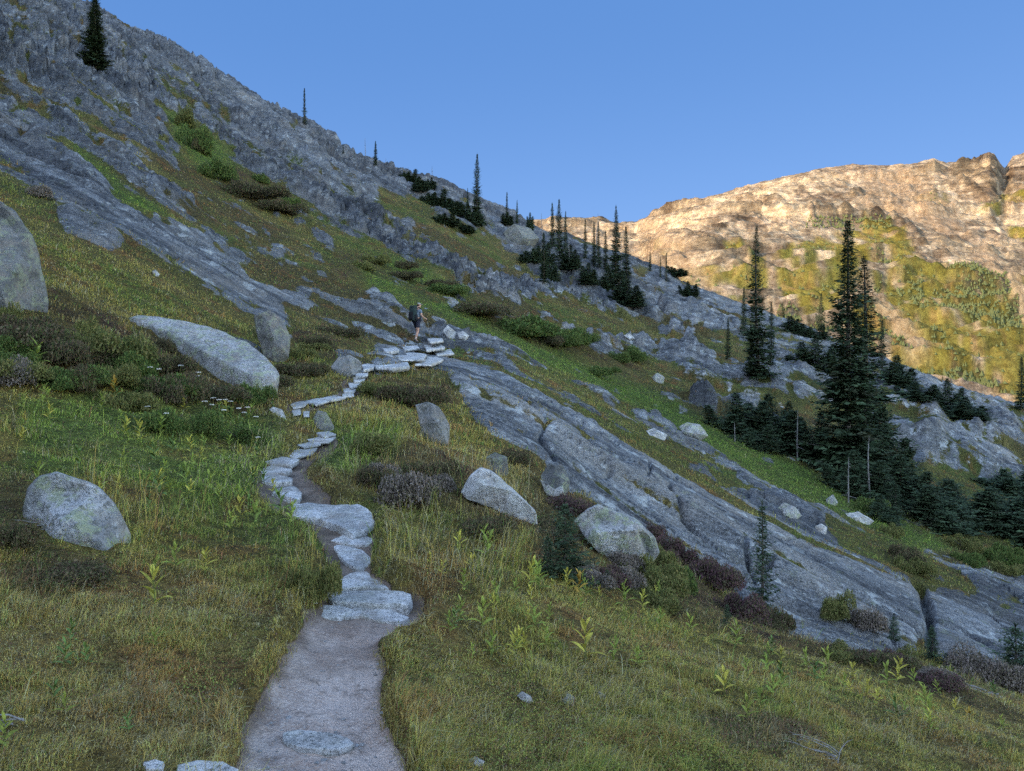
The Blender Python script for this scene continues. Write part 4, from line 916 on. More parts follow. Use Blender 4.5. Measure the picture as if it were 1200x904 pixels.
# px, base row, top row, kind, width, distance behind the crest (None: seen ground), label, group
TR = [
 (111, 80, -18, 'spireA', 1.35, None, 'dark full fir standing high on the upper rock slope', None),
 (357, 146, 103, 'slimD', .9, None, 'lone slender fir on the bare crest', None),
 (402, 180, 168, 'slimE', .9, None, 'tiny fir on the crest next to the bare stretch', None),
 (440, 193, 165, 'slimE', 1.15, None, 'small pointed fir on the crest beside a bare pole', None),
 (559, 262, 180, 'spireC', .95, None, 'tall narrow fir rising from ridge scrub, standing alone against the sky', None),
 (548, 243, 220, 'slimE', .8, None, 'small fir hugging the tall narrow ridge fir', None),
 (594, 254, 225, 'slimD', 1.1, None, 'thin small fir on the ridge, first of the spaced pair', None),
 (606, 262, 234, 'slimE', .8, None, 'thin small fir on the ridge, second of the spaced pair', None),
 (621, 268, 249, 'bushF', .75, None, 'squat cone-shaped fir on the ridge', None),
 (647, 288, 237, 'slimE', .95, None, 'slim fir at the uphill end of the ridge grove', None),
 (656, 303, 233, 'spireC', 1.0, None, 'tallest fir of the first clump in the ridge grove', None),
 (663, 292, 247, 'slimE', .8, None, 'thin fir pressed against the tallest of the first clump', None),
 (686, 302, 256, 'slimE', .8, None, 'narrow fir between the two clumps of the ridge grove', None),
 (696, 312, 259, 'spireC', .8, None, 'dark fir of the second clump, left of its twin', None),
 (702, 314, 260, 'spireC', .8, None, 'dark fir of the second clump, right of its twin', None),
 (710, 316, 270, 'slimE', 1., None, 'short fir tucked beside the tall grove fir', None),
 (721, 326, 240, 'spireB', 1.05, None, 'tallest fir of the ridge grove, jagged against the lit mountain', None),
 (734, 328, 265, 'spireC', 1.15, None, 'broad-skirted fir next to the tallest of the grove', None),
 (762, 318, 295, 'slimE', 1.1, None, 'small fir downslope of the grove', None),
 (774, 325, 300, 'slimE', .7, None, 'thin fir downslope of the grove', None),
 (781, 330, 296, 'slimD', 1., None, 'dark thin fir where the crest meets the lit slope', None),
 (889, 442, 262, 'spireB', 1.0, None, 'very tall ragged fir with a thin open top', None),
 (872, 392, 336, 'slimE', 1., None, 'shorter fir against the very tall ragged one, uphill side', None),
 (903, 428, 353, 'spireC', .9, None, 'shorter fir against the very tall ragged one, downhill side', None),
 (880, 440, 380, 'spireC', 1.5, None, 'low dark fir filling the foot of the ragged one', None),
 (992, 560, 254, 'spireA', 1.12, None, 'tallest fir of all, dense and broad-skirted', None),
 (1009, 528, 298, 'spireB', 1.5, None, 'second tall fir, its spire just below the tallest one', None),
 (985, 470, 380, 'spireC', 1.5, None, 'dark fir half hidden behind the tallest one', None),
 (1015, 560, 440, 'spireC', 1.9, None, 'drooping fir at the foot of the second tall fir', None),
 (1034, 432, 374, 'slimE', 1.15, None, 'narrow fir above a dark wind-flattened bush', None),
 (1196, 480, 418, 'spireC', 1.3, None, 'dark fir at the edge of the photo against the lit valley', None),
 (637, 330, 272, 'slimE', 1.3, None, 'loose grey-green fir standing forward of the ridge grove', None),
 (853, 420, 372, 'slimE', 1.0, None, 'faint small fir on pale rock', None),
]
for i, (px, by, ty, k, w_, dt, lab, grp) in enumerate(TR):
    a_, f_ = column(px); crest = PG[T[:, 0] < 150][:, a_].min()
    x, y, z = ground(px, max(by, crest + 1.5)); z = height(x, y)
    top = (HY - ty) / F * y; H = max(top - z, .6)
    place_fir(k, (x, y, z - .1), H + .1, w_ * (14 / 14), rz=i * 1.7, label=lab, group=grp)

BU = [ # px, base row, width px, height px, kind, label
 (478, 212, 24, 16, 'bushG', 'dark dwarf fir on the crest, uphill end'), (492, 222, 26, 18, 'bushG', 'dark dwarf fir on the crest beside the first'), (506, 220, 16, 14, 'bushF', 'small dwarf fir under a bare pole on the crest'),
 (508, 240, 34, 22, 'bushG', 'dwarf fir below the crest on pale rock'), (530, 250, 38, 24, 'bushG', 'dwarf fir uphill of the lone tall ridge fir'), (556, 262, 34, 26, 'bushG', 'dwarf fir at the foot of the lone tall ridge fir'), (520, 262, 30, 18, 'bushG', 'lower dwarf fir below the ridge scrub'), (545, 272, 26, 14, 'bushG', 'lowest dwarf fir of the ridge scrub'),
 (595, 262, 22, 16, 'bushF', 'bushy fir between thin ridge firs'), (630, 306, 34, 26, 'bushG', 'rounded dwarf fir beside the domed ridge rock'), (668, 312, 34, 30, 'bushF', 'bushy fir at the foot of the first grove clump'), (645, 328, 32, 30, 'bushF', 'pale bushy fir forward of the grove'),
 (712, 340, 46, 34, 'bushF', 'bushy fir under the grove, uphill part'), (735, 355, 52, 32, 'bushF', 'big dark bushy fir under the grove'), (690, 330, 34, 26, 'bushF', 'bushy fir under the second clump'), (806, 345, 26, 18, 'bushF', 'dwarf fir on the rocks past the grove'), (790, 322, 30, 14, 'bushG', 'dwarf fir on the crest past the grove'),
 (930, 388, 34, 16, 'bushG', 'dwarf fir on the crest behind the ragged fir'), (950, 395, 26, 14, 'bushG', 'dwarf fir on the crest nearer the tallest fir'),
 (956, 430, 46, 36, 'bushF', 'bushy fir uphill of the tallest fir'), (1052, 452, 44, 34, 'bushF', 'wind-flattened fir bush on the skyline'), (1072, 466, 42, 26, 'bushF', 'lower wind-flattened fir bush on the skyline'), (1110, 478, 34, 48, 'bushF', 'ragged-topped fir bush on the skyline'), (1132, 488, 50, 32, 'bushF', 'wide dark fir bush on the skyline'),
 (862, 508, 60, 46, 'bushF', 'dark bushy fir at the gully, uphill of its neighbour'), (900, 518, 66, 54, 'bushF', 'large dark bushy fir in the gully'), (925, 512, 40, 40, 'bushF', 'dark bushy fir beside the large one in the gully'), (880, 525, 40, 26, 'bushG', 'low fir skirt before the large gully bush'),
 (962, 545, 56, 60, 'bushF', 'bushy fir before the tallest fir'), (1035, 560, 70, 80, 'bushF', 'broad dark fir downslope of the tallest one'), (1000, 580, 60, 50, 'bushF', 'low fir among bare poles'), (1055, 585, 60, 50, 'bushF', 'low spreading fir past the poles'),
 (1085, 605, 80, 60, 'bushG', 'dark spreading dwarf fir in the gully'), (1120, 612, 80, 56, 'bushG', 'dense dwarf fir under the whale-backed outcrop'), (1160, 618, 90, 70, 'bushG', 'dense dwarf fir with drooping layers'), (1200, 620, 80, 76, 'bushG', 'dense dwarf fir cut by the edge of the photo'), (1180, 575, 60, 40, 'bushG', 'dwarf fir behind the dense layered ones'),
 (1050, 605, 26, 36, 'youngH', 'young pointed fir at the gully rim'), (1032, 610, 40, 30, 'bushF', 'small fir bush beside the young pointed one'),
]
for i, (px, by, wpx, hpx, k, lab) in enumerate(BU):
    a_, f_ = column(px); crest = PG[T[:, 0] < 150][:, a_].min()
    x, y, z = ground(px, max(by, crest + 1.5)); z = height(x, y)
    k_ = (1.15, .72) if px > 1070 else ((1.2, 1.05) if px > 830 else (.85, .85)); wpx *= k_[0]; hpx *= k_[1]; H = hpx / F * y; K = FIRK[k]; W = {'bushF': 1.7, 'bushG': 1.9, 'youngH': .42}[k] * 2 * H / K['H']
    place_fir(k, (x, y, z - .12 * H), H * 1.12, (wpx / F * y) / W / 1.0, rz=i * 2.1, name='dwarf_fir', label=lab, cat='tree')
YG = [ # young firs nearer
 (893, 718, 592, 'youngH', .8, 'slender young fir growing in front of the slab'),
 (660, 678, 590, 'youngI', .95, 'wide-branched young fir beside the greenish boulder'),
 (641, 672, 628, 'youngI', .8, 'smaller young fir leaning on the wide-branched one'),
 (294, 444, 417, 'youngH', .9, 'tiny seedling before the long flat boulder'),
 (1048, 772, 722, 'youngI', .8, 'short green fir at the foot of the slab end'),
 (1092, 776, 735, 'youngH', 1.6, 'young fir between two rocks at the slab end'),
 (1108, 790, 765, 'youngI', 1.0, 'low fir sprig before the cracked rock'),
 (1188, 795, 735, 'youngI', 1.3, 'dark young fir at the edge of the photo below the slab'),
 (852, 732, 708, 'youngI', .7, 'tiny fir at the meadow crest before purple heather'),
 (712, 690, 668, 'youngI', .7, 'tiny fir sprig under the greenish boulder'),
]
for i, (px, by, ty, k, w_, lab) in enumerate(YG):
    if px in (893,): x, y, z = at_t(px, 13.2)
    elif px in (1048, 1092, 1108, 1188): x, y, z = at_t(px, 15.0)
    else: x, y, z = ground(px, by)
    H = (HY - ty) / F * y - z
    place_fir(k, (x, y, z - .04), H + .04, w_, rz=i * 1.1, name='young_fir', label=lab, cat='tree')
SN = [(428, 184, 162, 'bare dead pole on the crest beside a small fir'), (452, 196, 186, 'short dead stub on the crest'), (457, 200, 190, 'thin dead pole on the crest above the scrub'), (506, 216, 195, 'dead pole rising from crest scrub'),
      (635, 298, 250, 'grey dead trunk on the uphill side of the grove'), (667, 318, 275, 'pale dead trunk among grove bushes'), (728, 318, 280, 'pale dead trunk in front of the grove'), (700, 300, 250, 'dead spike between the grove twins'),
      (935, 540, 480, 'pale dead trunk at the gully bushes'), (1019, 590, 510, 'bare pale trunk under the second tall fir'), (995, 590, 535, 'short bare trunk under the tallest fir'), (983, 520, 478, 'bare stem beside the tallest fir'), (861, 600-82, 494, 'short pale stump-like trunk before the gully bush')]
for i, (px, by, ty, lab) in enumerate(SN):
    x, y, z = ground(px, by); H = max((HY - ty) / F * y - z, .5); snag((x, y, z), H, 50 + i, lab)

# trees standing on the sunlit slope across the valley
M_FARN = leafmat('sunlit far needles', attr=False, color=(.075, .095, .035))
def far_trees():
    rg = np.random.default_rng(5); V_, F_ = [], []
    rows, cols = np.nonzero(MW); pick = rg.integers(0, len(rows), 1700)
    r2, c2 = np.nonzero((~MW) & (MG > .5)); p2 = rg.integers(0, len(r2), 350)
    allp = [(rows[k], cols[k]) for k in pick] + [(r2[k], c2[k]) for k in p2]
    # the ledge lined with trees above the cliff band
    for _ in range(160):
        pxx = rg.uniform(945, 1045); c = int((pxx - 520) / 1.35); col = MP[:, c]; r = int(np.argmax(col <= rg.uniform(255, 268) + (pxx - 960) * .02)); allp.append((r, c))
    for (r, c) in allp:
        x, y, z = MX[r, c], MY[r, c], MZ[r, c]; H = rg.uniform(2.5, 8.5); w = rg.uniform(1.5, 3.6); o = len(V_)
        a0 = rg.random() * 6; n = 5
        V_.append((x, y, z + H))
        for k in range(n): V_.append((x + math.cos(a0 + k * 6.283 / n) * w, y + math.sin(a0 + k * 6.283 / n) * w, z + H * .15 * rg.random() - .5))
        for k in range(n): F_.append([o, o + 1 + k, o + 1 + (k + 1) % n])
    ob = mesh('far_woods', np.array(V_), np.array(F_), M_FARN, smooth=False); tag(ob, 'scattered dark firs across the sunlit mountainside', 'woods', kind='stuff')
far_trees()
FARF = [(963, 388, 344, 'sunlit fir standing alone across the valley'), (1105, 468, 442, 'sunlit fir in the valley beyond the ridge'), (1118, 470, 450, 'small sunlit fir in the valley beyond the ridge'), (917, 372, 355, 'small sunlit fir beside the pale scree')]
for i, (px, by, ty, lab) in enumerate(FARF):
    c_ = int((px - 520) / 1.35); k_ = int(np.argmax(MP[:, c_] <= by)); t = float(MY[k_, c_]); H = (by - ty) / F * t
    r = empty('fir_tree', (float(MX[k_, c_]), t, float(MZ[k_, c_]) - .3), i)
    K = FIRK['slimE']; c1_, c2_ = K['me']
    for o in (c1_, c2_):
        q = o.copy(); COL.objects.link(q); q.parent = r
    s = H / K['H']; r.scale = (s * 1.3, s * 1.3, s); tag(r, lab, 'tree')

# ================================================================== turf, heather and herbs
def sampler(n, wmask, seed, rows=None):
    """random points of the hillside, spread evenly over what can be seen, kept where the mask is high"""
    rg = np.random.default_rng(seed)
    r = rg.random(n) * (NR - 2); c = rg.random(n) * (NC - 2)
    if rows is not None: r = rows[0] + rg.random(n) * (rows[1] - rows[0])
    i = r.astype(int); j = c.astype(int); k = rg.random(n) < wmask[i, j]
    r, c, i, j = r[k], c[k], i[k], j[k]; fr_, fc = r - i, c - j
    def L(A): return (A[i, j] * (1 - fc) + A[i, j + 1] * fc) * (1 - fr_) + (A[i + 1, j] * (1 - fc) + A[i + 1, j + 1] * fc) * fr_
    return L(X), L(Y), L(Z), i, j, rg
row_t = lambda t: int(np.searchsorted(T[:, 0], t))
vis = (PG <= np.minimum.accumulate(PG, axis=0) + 14).astype(float)      # skip what lies deep behind a crest
green = np.clip(1 - rmw * 1.15, 0, 1) * np.clip(1 - tmw * 1.35, 0, 1) * vis
M_TURF = leafmat('turf', .8, .12, trans=.35)

def blades(name, n, rows, L0, L1, wid, seed, mask, bent=.6, palette=None, label='', cat=None, clump=True):
    x, y, z, i, j, rg = sampler(n, mask, seed, rows)
    n = len(x); t = y
    cl = .55 + .9 * sst(-.35, .5, fbm(x * 2.2, y * 2.2, 3, 801)) if clump else np.ones(n)
    cl2 = .6 + .8 * sst(-.4, .5, fbm(x * 9, y * 9, 2, 803))
    L = (L0 + (L1 - L0) * rg.random(n) ** 1.6) * cl * cl2
    w = wid(t) * (.7 + .6 * rg.random(n))
    az = rg.random(n) * 6.283; lean = bent * (.25 + .9 * rg.random(n))
    wind = fbm(x * .9, y * .9, 2, 805) * 3
    dx = np.cos(az) * lean + .25 * np.cos(wind); dy = np.sin(az) * lean - .15 * np.abs(np.sin(wind))
    px_, py_ = -np.sin(az + .8 * rg.normal(size=n)), np.cos(az)
    nn = np.hypot(px_, py_); px_ /= nn; py_ /= nn
    b = np.stack([x, y, z - .01], 1); P1 = np.stack([px_ * w, py_ * w, 0 * w], 1)
    mid = b + np.stack([dx * L * .35, dy * L * .35, L * .6], 1); tip = b + np.stack([dx * L, dy * L, L * (.95 - .35 * lean)], 1)
    Vv = np.stack([b - P1, b + P1, mid + P1 * .8, mid - P1 * .8, tip], 1).reshape(-1, 3)
    o = np.arange(n)[:, None] * 5; Fc = np.concatenate([o + np.array([0, 1, 2]), o + np.array([0, 2, 3]), o + np.array([3, 2, 4])])
    base = vegcolor(x, y, t, bright[i, j], heath[i, j]) * palette[0]
    q = rg.random(n); nz = sst(-.3, .4, fbm(x * 1.3, y * 1.3, 3, 807))
    pick = (q < (.10 + .30 * nz) * (1 - .75 * sst(12, 25, t)))[:, None]
    base = np.where(pick, np.array([.44, .39, .22]) * (.6 + .6 * rg.random((n, 1))), base)
    pick = ((q > .82 + .15 * nz))[:, None]; base = np.where(pick, np.array([.19, .28, .07]) * (.7 + .6 * rg.random((n, 1))), base)
    pick = ((q > .5) & (q < .54) & (t < 12))[:, None]; base = np.where(pick, np.array([.28, .13, .07]), base)
    fv = sst(12, 25, t)[:, None]; base = base * ((.5 + .22 * fv) + (.95 - .45 * fv) * rg.random((n, 1)))
    cc = np.repeat(np.clip(base, .008, .6), 5, 0)
    ob = mesh(name, Vv, Fc, M_TURF, smooth=False, cols={'veg': cc}); tag(ob, label, cat, kind='stuff'); return ob
r16 = row_t(16)
gm_ = green * (1 - .55 * heath)
blades('grass', 850000, (0, row_t(13)), .02, .062, lambda t: np.maximum(.0011, .00034 * t), 11, gm_, .9, palette=(1.75,), label='short olive and straw coloured turf of the meadow', cat='grass')
edge = np.clip(np.exp(-((tmw - .30) / .20) ** 2) + .5 * (tmw < .75) * (tmw > .2) * sst(.1, .3, fbm(X * 4.5, Y * 4.5, 3, 855)) * (T < 16) * (1 - rmw), 0, 1) * vis
blades('trail_edge_grass', 260000, (0, row_t(14)), .04, .13, lambda t: np.maximum(.0012, .00036 * t), 12, edge, 1.0, palette=(1.7,), label='longer grass hanging over the edges of the dirt trail', cat='grass')
blades('tall_grass', 70000, (row_t(4), row_t(24)), .12, .34, lambda t: np.maximum(.0016, .00036 * t), 13, gm_ * sst(-.1, .3, fbm(X * .7, Y * .7, 3, 809)) * blur(blur(inany([[(350,470),(480,440),(560,500),(640,600),(640,660),(560,690),(500,680),(445,640),(445,590),(380,560)], [(20,470),(330,520),(300,640),(20,600)], [(345,640),(372,640),(375,690),(350,700)]], PXG, PB).astype(float), 9, 0), 9, 1), .7, palette=(1.75,), label='taller bent grass between the trail and the slab', cat='grass')
far_ok = np.clip(1 - rmw * 1.3, 0, 1) * vis * (1 - tmw)
blades('slope_grass', 420000, (row_t(12), row_t(120)), .045, .13, lambda t: np.maximum(.004, .00046 * t), 14, far_ok * (1 - .5 * heath), .8, palette=(1.6,), label='coarse grass of the slopes and the gully', cat='grass')

def leaves(name, n, rows, size, top, seed, mask, cols, label, cat=None):
    x, y, z, i, j, rg = sampler(n, mask, seed, rows); n = len(x)
    lump = sst(-.35, .55, fbm(x * 1.6, y * 1.6, 3, 821)) * (.4 + .6 * sst(-.3, .4, fbm(x * 5, y * 5, 2, 823)))
    H = top(y) * (.15 + lump); z = z + H * rg.random(n) ** .6
    s = size(y) * (.6 + .8 * rg.random(n))
    a = rg.random(n) * 6.283; el = rg.normal(.35, .5, n)
    d = np.stack([np.cos(a) * np.cos(el), np.sin(a) * np.cos(el), np.sin(el)], 1)
    sd = np.stack([-np.sin(a), np.cos(a), rg.normal(0, .4, n)], 1)
    b = np.stack([x, y, z], 1); S = s[:, None]
    Vv = np.stack([b, b + d * S * .5 + sd * S * .28, b + d * S, b + d * S * .5 - sd * S * .28], 1).reshape(-1, 3)
    o = np.arange(n)[:, None] * 4; Fc = o + np.array([0, 1, 2, 3])
    ks = rg.integers(0, len(cols), n); patch = sst(.0, .35, fbm(x * 1.1, y * 1.1, 3, 825)); 
    c = np.array(cols)[ks]; c2 = np.array(cols[::-1])[np.minimum(ks, len(cols) // 2)]
    c = np.where((rg.random(n) < patch)[:, None], c2, c) * (1.1 + 1.3 * rg.random((n, 1)))
    ob = mesh(name, Vv, Fc, M_TURF, smooth=False, cols={'veg': np.repeat(np.clip(c, .006, .6), 4, 0)}); tag(ob, label, cat, kind='stuff'); return ob
soft = np.clip(1 - rmw * 1.1, 0, 1) * vis * np.clip(1 - tmw * 1.6, 0, 1)
leaves('heather', 420000, (row_t(3), row_t(26)), lambda t: np.maximum(.010, .0011 * t), lambda t: .10 + .10 * sst(4, 14, t), 21, soft * np.clip(heath * 1.2 + .06, 0, 1),
       [(.085, .095, .03), (.07, .085, .03), (.11, .10, .04), (.10, .065, .04), (.13, .07, .055), (.06, .075, .028)], 'dark heather and bilberry cover on the banks', 'heather')
leaves('herbs', 300000, (0, row_t(16)), lambda t: np.maximum(.010, .0012 * t), lambda t: .05 + .08 * sst(3, 9, t), 22, soft * (1 - heath) * sst(.0, .3, fbm(X * 1.4 + 9, Y * 1.4, 3, 827)) * .6,
       [(.12, .17, .04), (.10, .15, .035), (.16, .19, .045), (.22, .20, .05), (.17, .10, .045)], 'low leafy herbs mixed into the turf', 'herbs')
leaves('undergrowth', 460000, (row_t(20), row_t(125)), lambda t: np.maximum(.03, .0013 * t), lambda t: .25 + .35 * sst(15, 40, t), 23, far_ok * np.clip(.25 + heath + bright * .4, 0, 1),
       [(.085, .12, .03), (.11, .15, .032), (.06, .08, .028), (.10, .085, .04), (.14, .17, .04), (.075, .06, .035)], 'leafy undergrowth of the gully and the upper slopes', 'undergrowth')
purp = inpoly([(705,600),(730,600),(770,622),(800,640),(850,680),(895,722),(905,745),(870,742),(830,715),(800,690),(760,665),(735,640)], PXG, PB).astype(float) * vis * (T > 8)
purp = blur(blur(purp, 4, 0), 4, 1)
leaves('purple_heather', 50000, (row_t(8), row_t(22)), lambda t: .0012 * t, lambda t: .28, 24, purp, [(.11, .045, .065), (.085, .045, .05), (.14, .06, .08), (.09, .075, .045)], 'purplish heather along the foot of the slab', 'heather')
lich = soft * 0 + rmw * (T < 40) * sst(.25, .5, fbm(Pd * .8, Qw * 1.6, 3, 829)) * vis
leaves('rock_moss', 130000, (row_t(12), row_t(60)), lambda t: .0011 * t, lambda t: .09, 25, lich, [(.10, .11, .04), (.13, .10, .05), (.09, .06, .04), (.12, .13, .05)], 'moss and turf tufts lodged in the ledges of the slabs', 'moss')

tuft = rmw * (T > 30) * (T < 130) * sst(.22, .40, fbm(X * .35, Y * .35, 4, 841)) * vis
leaves('dwarf_shrubs', 200000, (row_t(30), row_t(128)), lambda t: .0013 * t, lambda t: .45, 26, tuft, [(.06, .08, .03), (.085, .07, .035), (.05, .06, .025), (.10, .10, .04)], 'dark dwarf shrubs rooted in cracks of the upper bedrock', 'shrubs')
def gravel():
    rg = np.random.default_rng(91); V_, F_ = [], []
    base = np.array([(1, 0, 0), (0, 1, 0), (-1, 0, 0), (0, -1, 0), (0, 0, .8), (0, 0, -.6), (.6, .6, .35), (-.6, .5, .3)], float); fa = [(0, 6, 4), (6, 1, 4), (1, 7, 4), (7, 2, 4), (2, 3, 4), (3, 0, 4), (0, 3, 5), (3, 2, 5), (2, 1, 5), (1, 0, 5), (0, 1, 6), (1, 2, 7)]
    x, y, z, i, j, r2 = sampler(9000, np.clip(tmw * 1.2, 0, 1) * vis * sst(-.2, .3, fbm(X * 2.5, Y * 2.5, 3, 851)) * (T < 12), 27, (0, row_t(12)))
    for k in range(len(x)):
        s = .003 + .012 * rg.random() ** 4 + .0006 * y[k]; a = rg.random() * 6.28; c, s_ = math.cos(a), math.sin(a); B = base * s * rg.uniform(.6, 1.3, (8, 3)); B = np.stack([B[:, 0] * c - B[:, 1] * s_, B[:, 0] * s_ + B[:, 1] * c, B[:, 2] * .7], 1) + [x[k], y[k], z[k] + s * .2]
        o = len(V_); V_ += list(B); F_ += [[q + o for q in f] for f in fa]
    tag(mesh('gravel', np.array(V_), np.array(F_), M_GRAV, smooth=False), 'loose grit and pebbles on the dirt trail', 'gravel', kind='stuff')
M_GRAV = stone_mat('grit', 1.0, .0, crust=.3)
gravel()
# ------------------------------------------------------------------ leafy single plants
def leaf_strip(base, dirv, L, w, droop, rg, n=5):
    up_ = np.array([0, 0, 1.]); side = np.cross(dirv, up_); side /= np.linalg.norm(side) + 1e-6
    Vv, Fc = [], []
    for k in range(n + 1):
        r = k / n; p = base + dirv * L * r + up_ * L * (.35 * r - droop * r * r); ww = w * math.sin(math.pi * (r * .86 + .10)) ** .8 * (1 - r ** 6)
        Vv += [p - side * ww + up_ * ww * .35, p, p + side * ww + up_ * ww * .35]
    for k in range(n):
        a = k * 3; Fc += [[a, a + 1, a + 4, a + 3], [a + 1, a + 2, a + 5, a + 4]]
    return Vv, Fc
def lily_mesh(seed, H=.32, nl=9, L=.15, w=.022, spread=.9):
    rg = np.random.default_rng(seed); V_, F_ = [], []
    for k in range(nl):
        f = k / nl; a = k * 2.4 + rg.normal(0, .3); h = H * (.12 + .8 * f); up_ = .25 + 1.3 * f
        d = np.array([math.cos(a) * spread, math.sin(a) * spread, up_ * .8]); d /= np.linalg.norm(d)
        v, fc = leaf_strip(np.array([.0, .0, h]), d, L * (1.15 - .6 * f) * (.8 + .4 * rg.random()), w * (1.1 - .4 * f), .45 - .3 * f, rg)
        o = len(V_); V_ += v; F_ += [[i + o for i in q] for q in fc]
    tv, tf = tube([(0, 0, -.02), (.004, 0, H * .5), (.0, .006, H)], [.005, .004, .002], 5)
    return (np.array(tv), tf), (np.array(V_), F_)
M_YEL = leafmat('yellowing leaves', trans=.3, attr=False, color=(.52, .49, .09)); M_LIME = leafmat('lime leaves', trans=.3, attr=False, color=(.30, .38, .075)); M_GRN = leafmat('green leaves', attr=False, color=(.11, .18, .045)); M_STEM = leafmat('plant stem', attr=False, color=(.16, .20, .06))
M_OCH = leafmat('ochre leaves', attr=False, color=(.42, .28, .05))
LM = {}
def plant(loc, H, mat, seed, label, group, rz=0.):
    key = (seed % 4, mat.name)
    r = empty('leafy_plant', loc, rz)
    if key not in LM:
        (tv, tf), (v, f) = lily_mesh(seed % 4 + 40, nl=8 + seed % 4, spread=.7 + .15 * (seed % 4))
        a = mesh('stem', tv, tf, M_STEM, r); b = mesh('leaves', v, f, mat, r); LM[key] = (a, b)
    else:
        for o in LM[key]: q = o.copy(); COL.objects.link(q); q.parent = r
    s = H / .36; r.scale = (s, s, s); r.rotation_euler = (random.uniform(-.15, .15), random.uniform(-.15, .15), rz); tag(r, label, 'plant', group); return r
PLN = [ # px, base row, height px, material, label
 (182, 713, 42, M_YEL, 'yellow-green leafy shoot standing alone in the left meadow turf'), (206, 668, 26, M_LIME, 'drooping lime plant behind the lone yellow shoot'), (240, 672, 24, M_YEL, 'small yellow sprig uphill of the lone yellow shoot'),
 (43, 432, 26, M_LIME, 'lime sprig in dark heather near the rounded edge boulder'), (8, 445, 18, M_YEL, 'yellow tuft at the edge of the photo below the grey boulder'), (165, 518, 22, M_YEL, 'yellow sprig before the white-flowered herbs'), (188, 510, 20, M_LIME, 'lime sprig before the white-flowered herbs'),
 (135, 470, 22, M_OCH, 'reddish ochre herb at the edge of the dark shrubs'), (283, 610, 22, M_YEL, 'yellow plant beside the trailside clump'), (300, 615, 24, M_LIME, 'lime plant beside the trailside clump'), (330, 602, 26, M_GRN, 'dark leafy plant next to the small angular step'), (340, 616, 22, M_LIME, 'bright plant at the corner of the big slab'),
 (270, 622, 20, M_LIME, 'lime plant at the meadow side of the trail clump'), (415, 560, 0, M_GRN, ''), (487, 585, 18, M_LIME, 'lime plant in dark heather right of the big slab'), (568, 642, 22, M_LIME, 'lime plant upslope of the meadow rim, nearest the whitish boulder'), (537, 648, 22, M_YEL, 'yellow plant on the meadow rim beside the whitish boulder'), (570, 655, 26, M_LIME, 'lime plant just below its look-alike'),
 (620, 690, 28, M_YEL, 'yellow plant before the wide-branched young fir, first of a patch'), (632, 694, 30, M_LIME, 'lime plant before the wide-branched young fir'), (665, 696, 24, M_YEL, 'yellow plant on the meadow rim below the young fir'), (678, 700, 26, M_OCH, 'orange-yellow plant on the meadow rim below the young fir'), (733, 712, 24, M_LIME, 'lime plant on the meadow rim under the greenish boulder'), (752, 716, 20, M_YEL, 'yellow plant on the meadow rim under the greenish boulder'), (772, 738, 22, M_LIME, 'small lime plant further down the meadow rim'),
 (565, 738, 30, M_LIME, 'broad lime plant in open turf by the first step'), (530, 738, 22, M_GRN, 'dark green clump in turf by the first step'), (627, 738, 24, M_LIME, 'lime plant in the open meadow'), (607, 762, 22, M_YEL, 'low yellow plant in the open meadow'), (685, 775, 38, M_YEL, 'tall yellow-green plant in the open meadow'), (720, 770, 20, M_LIME, 'short lime plant in the open meadow'),
 (862, 760, 24, M_LIME, 'lime plant on the meadow crest before the slab'), (850, 815, 26, M_YEL, 'thin yellow plant in the lower meadow'), (1136, 850, 18, M_OCH, 'golden yellow plant low on the far meadow slope'), (1050, 800, 24, M_YEL, 'yellow-green plant near the slab end'), (1040, 806, 22, M_LIME, 'lime plant near the slab end'), (970, 785, 22, M_LIME, 'lime plant on the crest under the slab'), (810, 742, 18, M_LIME, 'lime plant on the crest by the tiny fir'), (1085, 830, 22, M_LIME, 'lime plant on the slope under the cracked rock'), (955, 800, 20, M_GRN, 'green plant on the crest under the slab'), (900, 790, 20, M_LIME, 'lime plant in the turf below the crest'),
]
for i, (px, by, h, mt, lab) in enumerate(PLN):
    if not h: continue
    x, y, z = ground(px, by); plant((x, y, z), h * 1.4 / F * y, mt, i, lab, None, i * 1.3)
rg_ = np.random.default_rng(77)
GRP = [((20, 470), (330, 600), 64, 'lime herb of the lush patch below the dark shrubs', 'herbs of the lush patch', (M_LIME, M_YEL, M_LIME, M_GRN)), ((500, 660), (780, 790), 40, 'small yellow-green herb scattered in the meadow', 'herbs scattered in the meadow', (M_LIME, M_YEL, M_LIME)), ((830, 765), (1180, 860), 34, 'small yellow-green herb on the lower meadow slope', 'herbs on the lower meadow slope', (M_LIME, M_LIME, M_YEL, M_GRN)),
       ((0, 660), (230, 880), 9, 'low green herb in the turf', 'herbs in the low turf', (M_GRN, M_LIME))]
for (x0, y0), (x1, y1), n, lab, grp, mats in GRP:
    k = 0
    while k < n:
        px, py = rg_.uniform(x0, x1), rg_.uniform(y0, y1); x, y, z = ground(px, py)
        if y > 13: continue
        plant((x, y, z), rg_.uniform(.09, .18) if 'lush' not in lab else rg_.uniform(.14, .27), mats[k % len(mats)], int(rg_.integers(0, 99)), lab, grp, rg_.random() * 6); k += 1

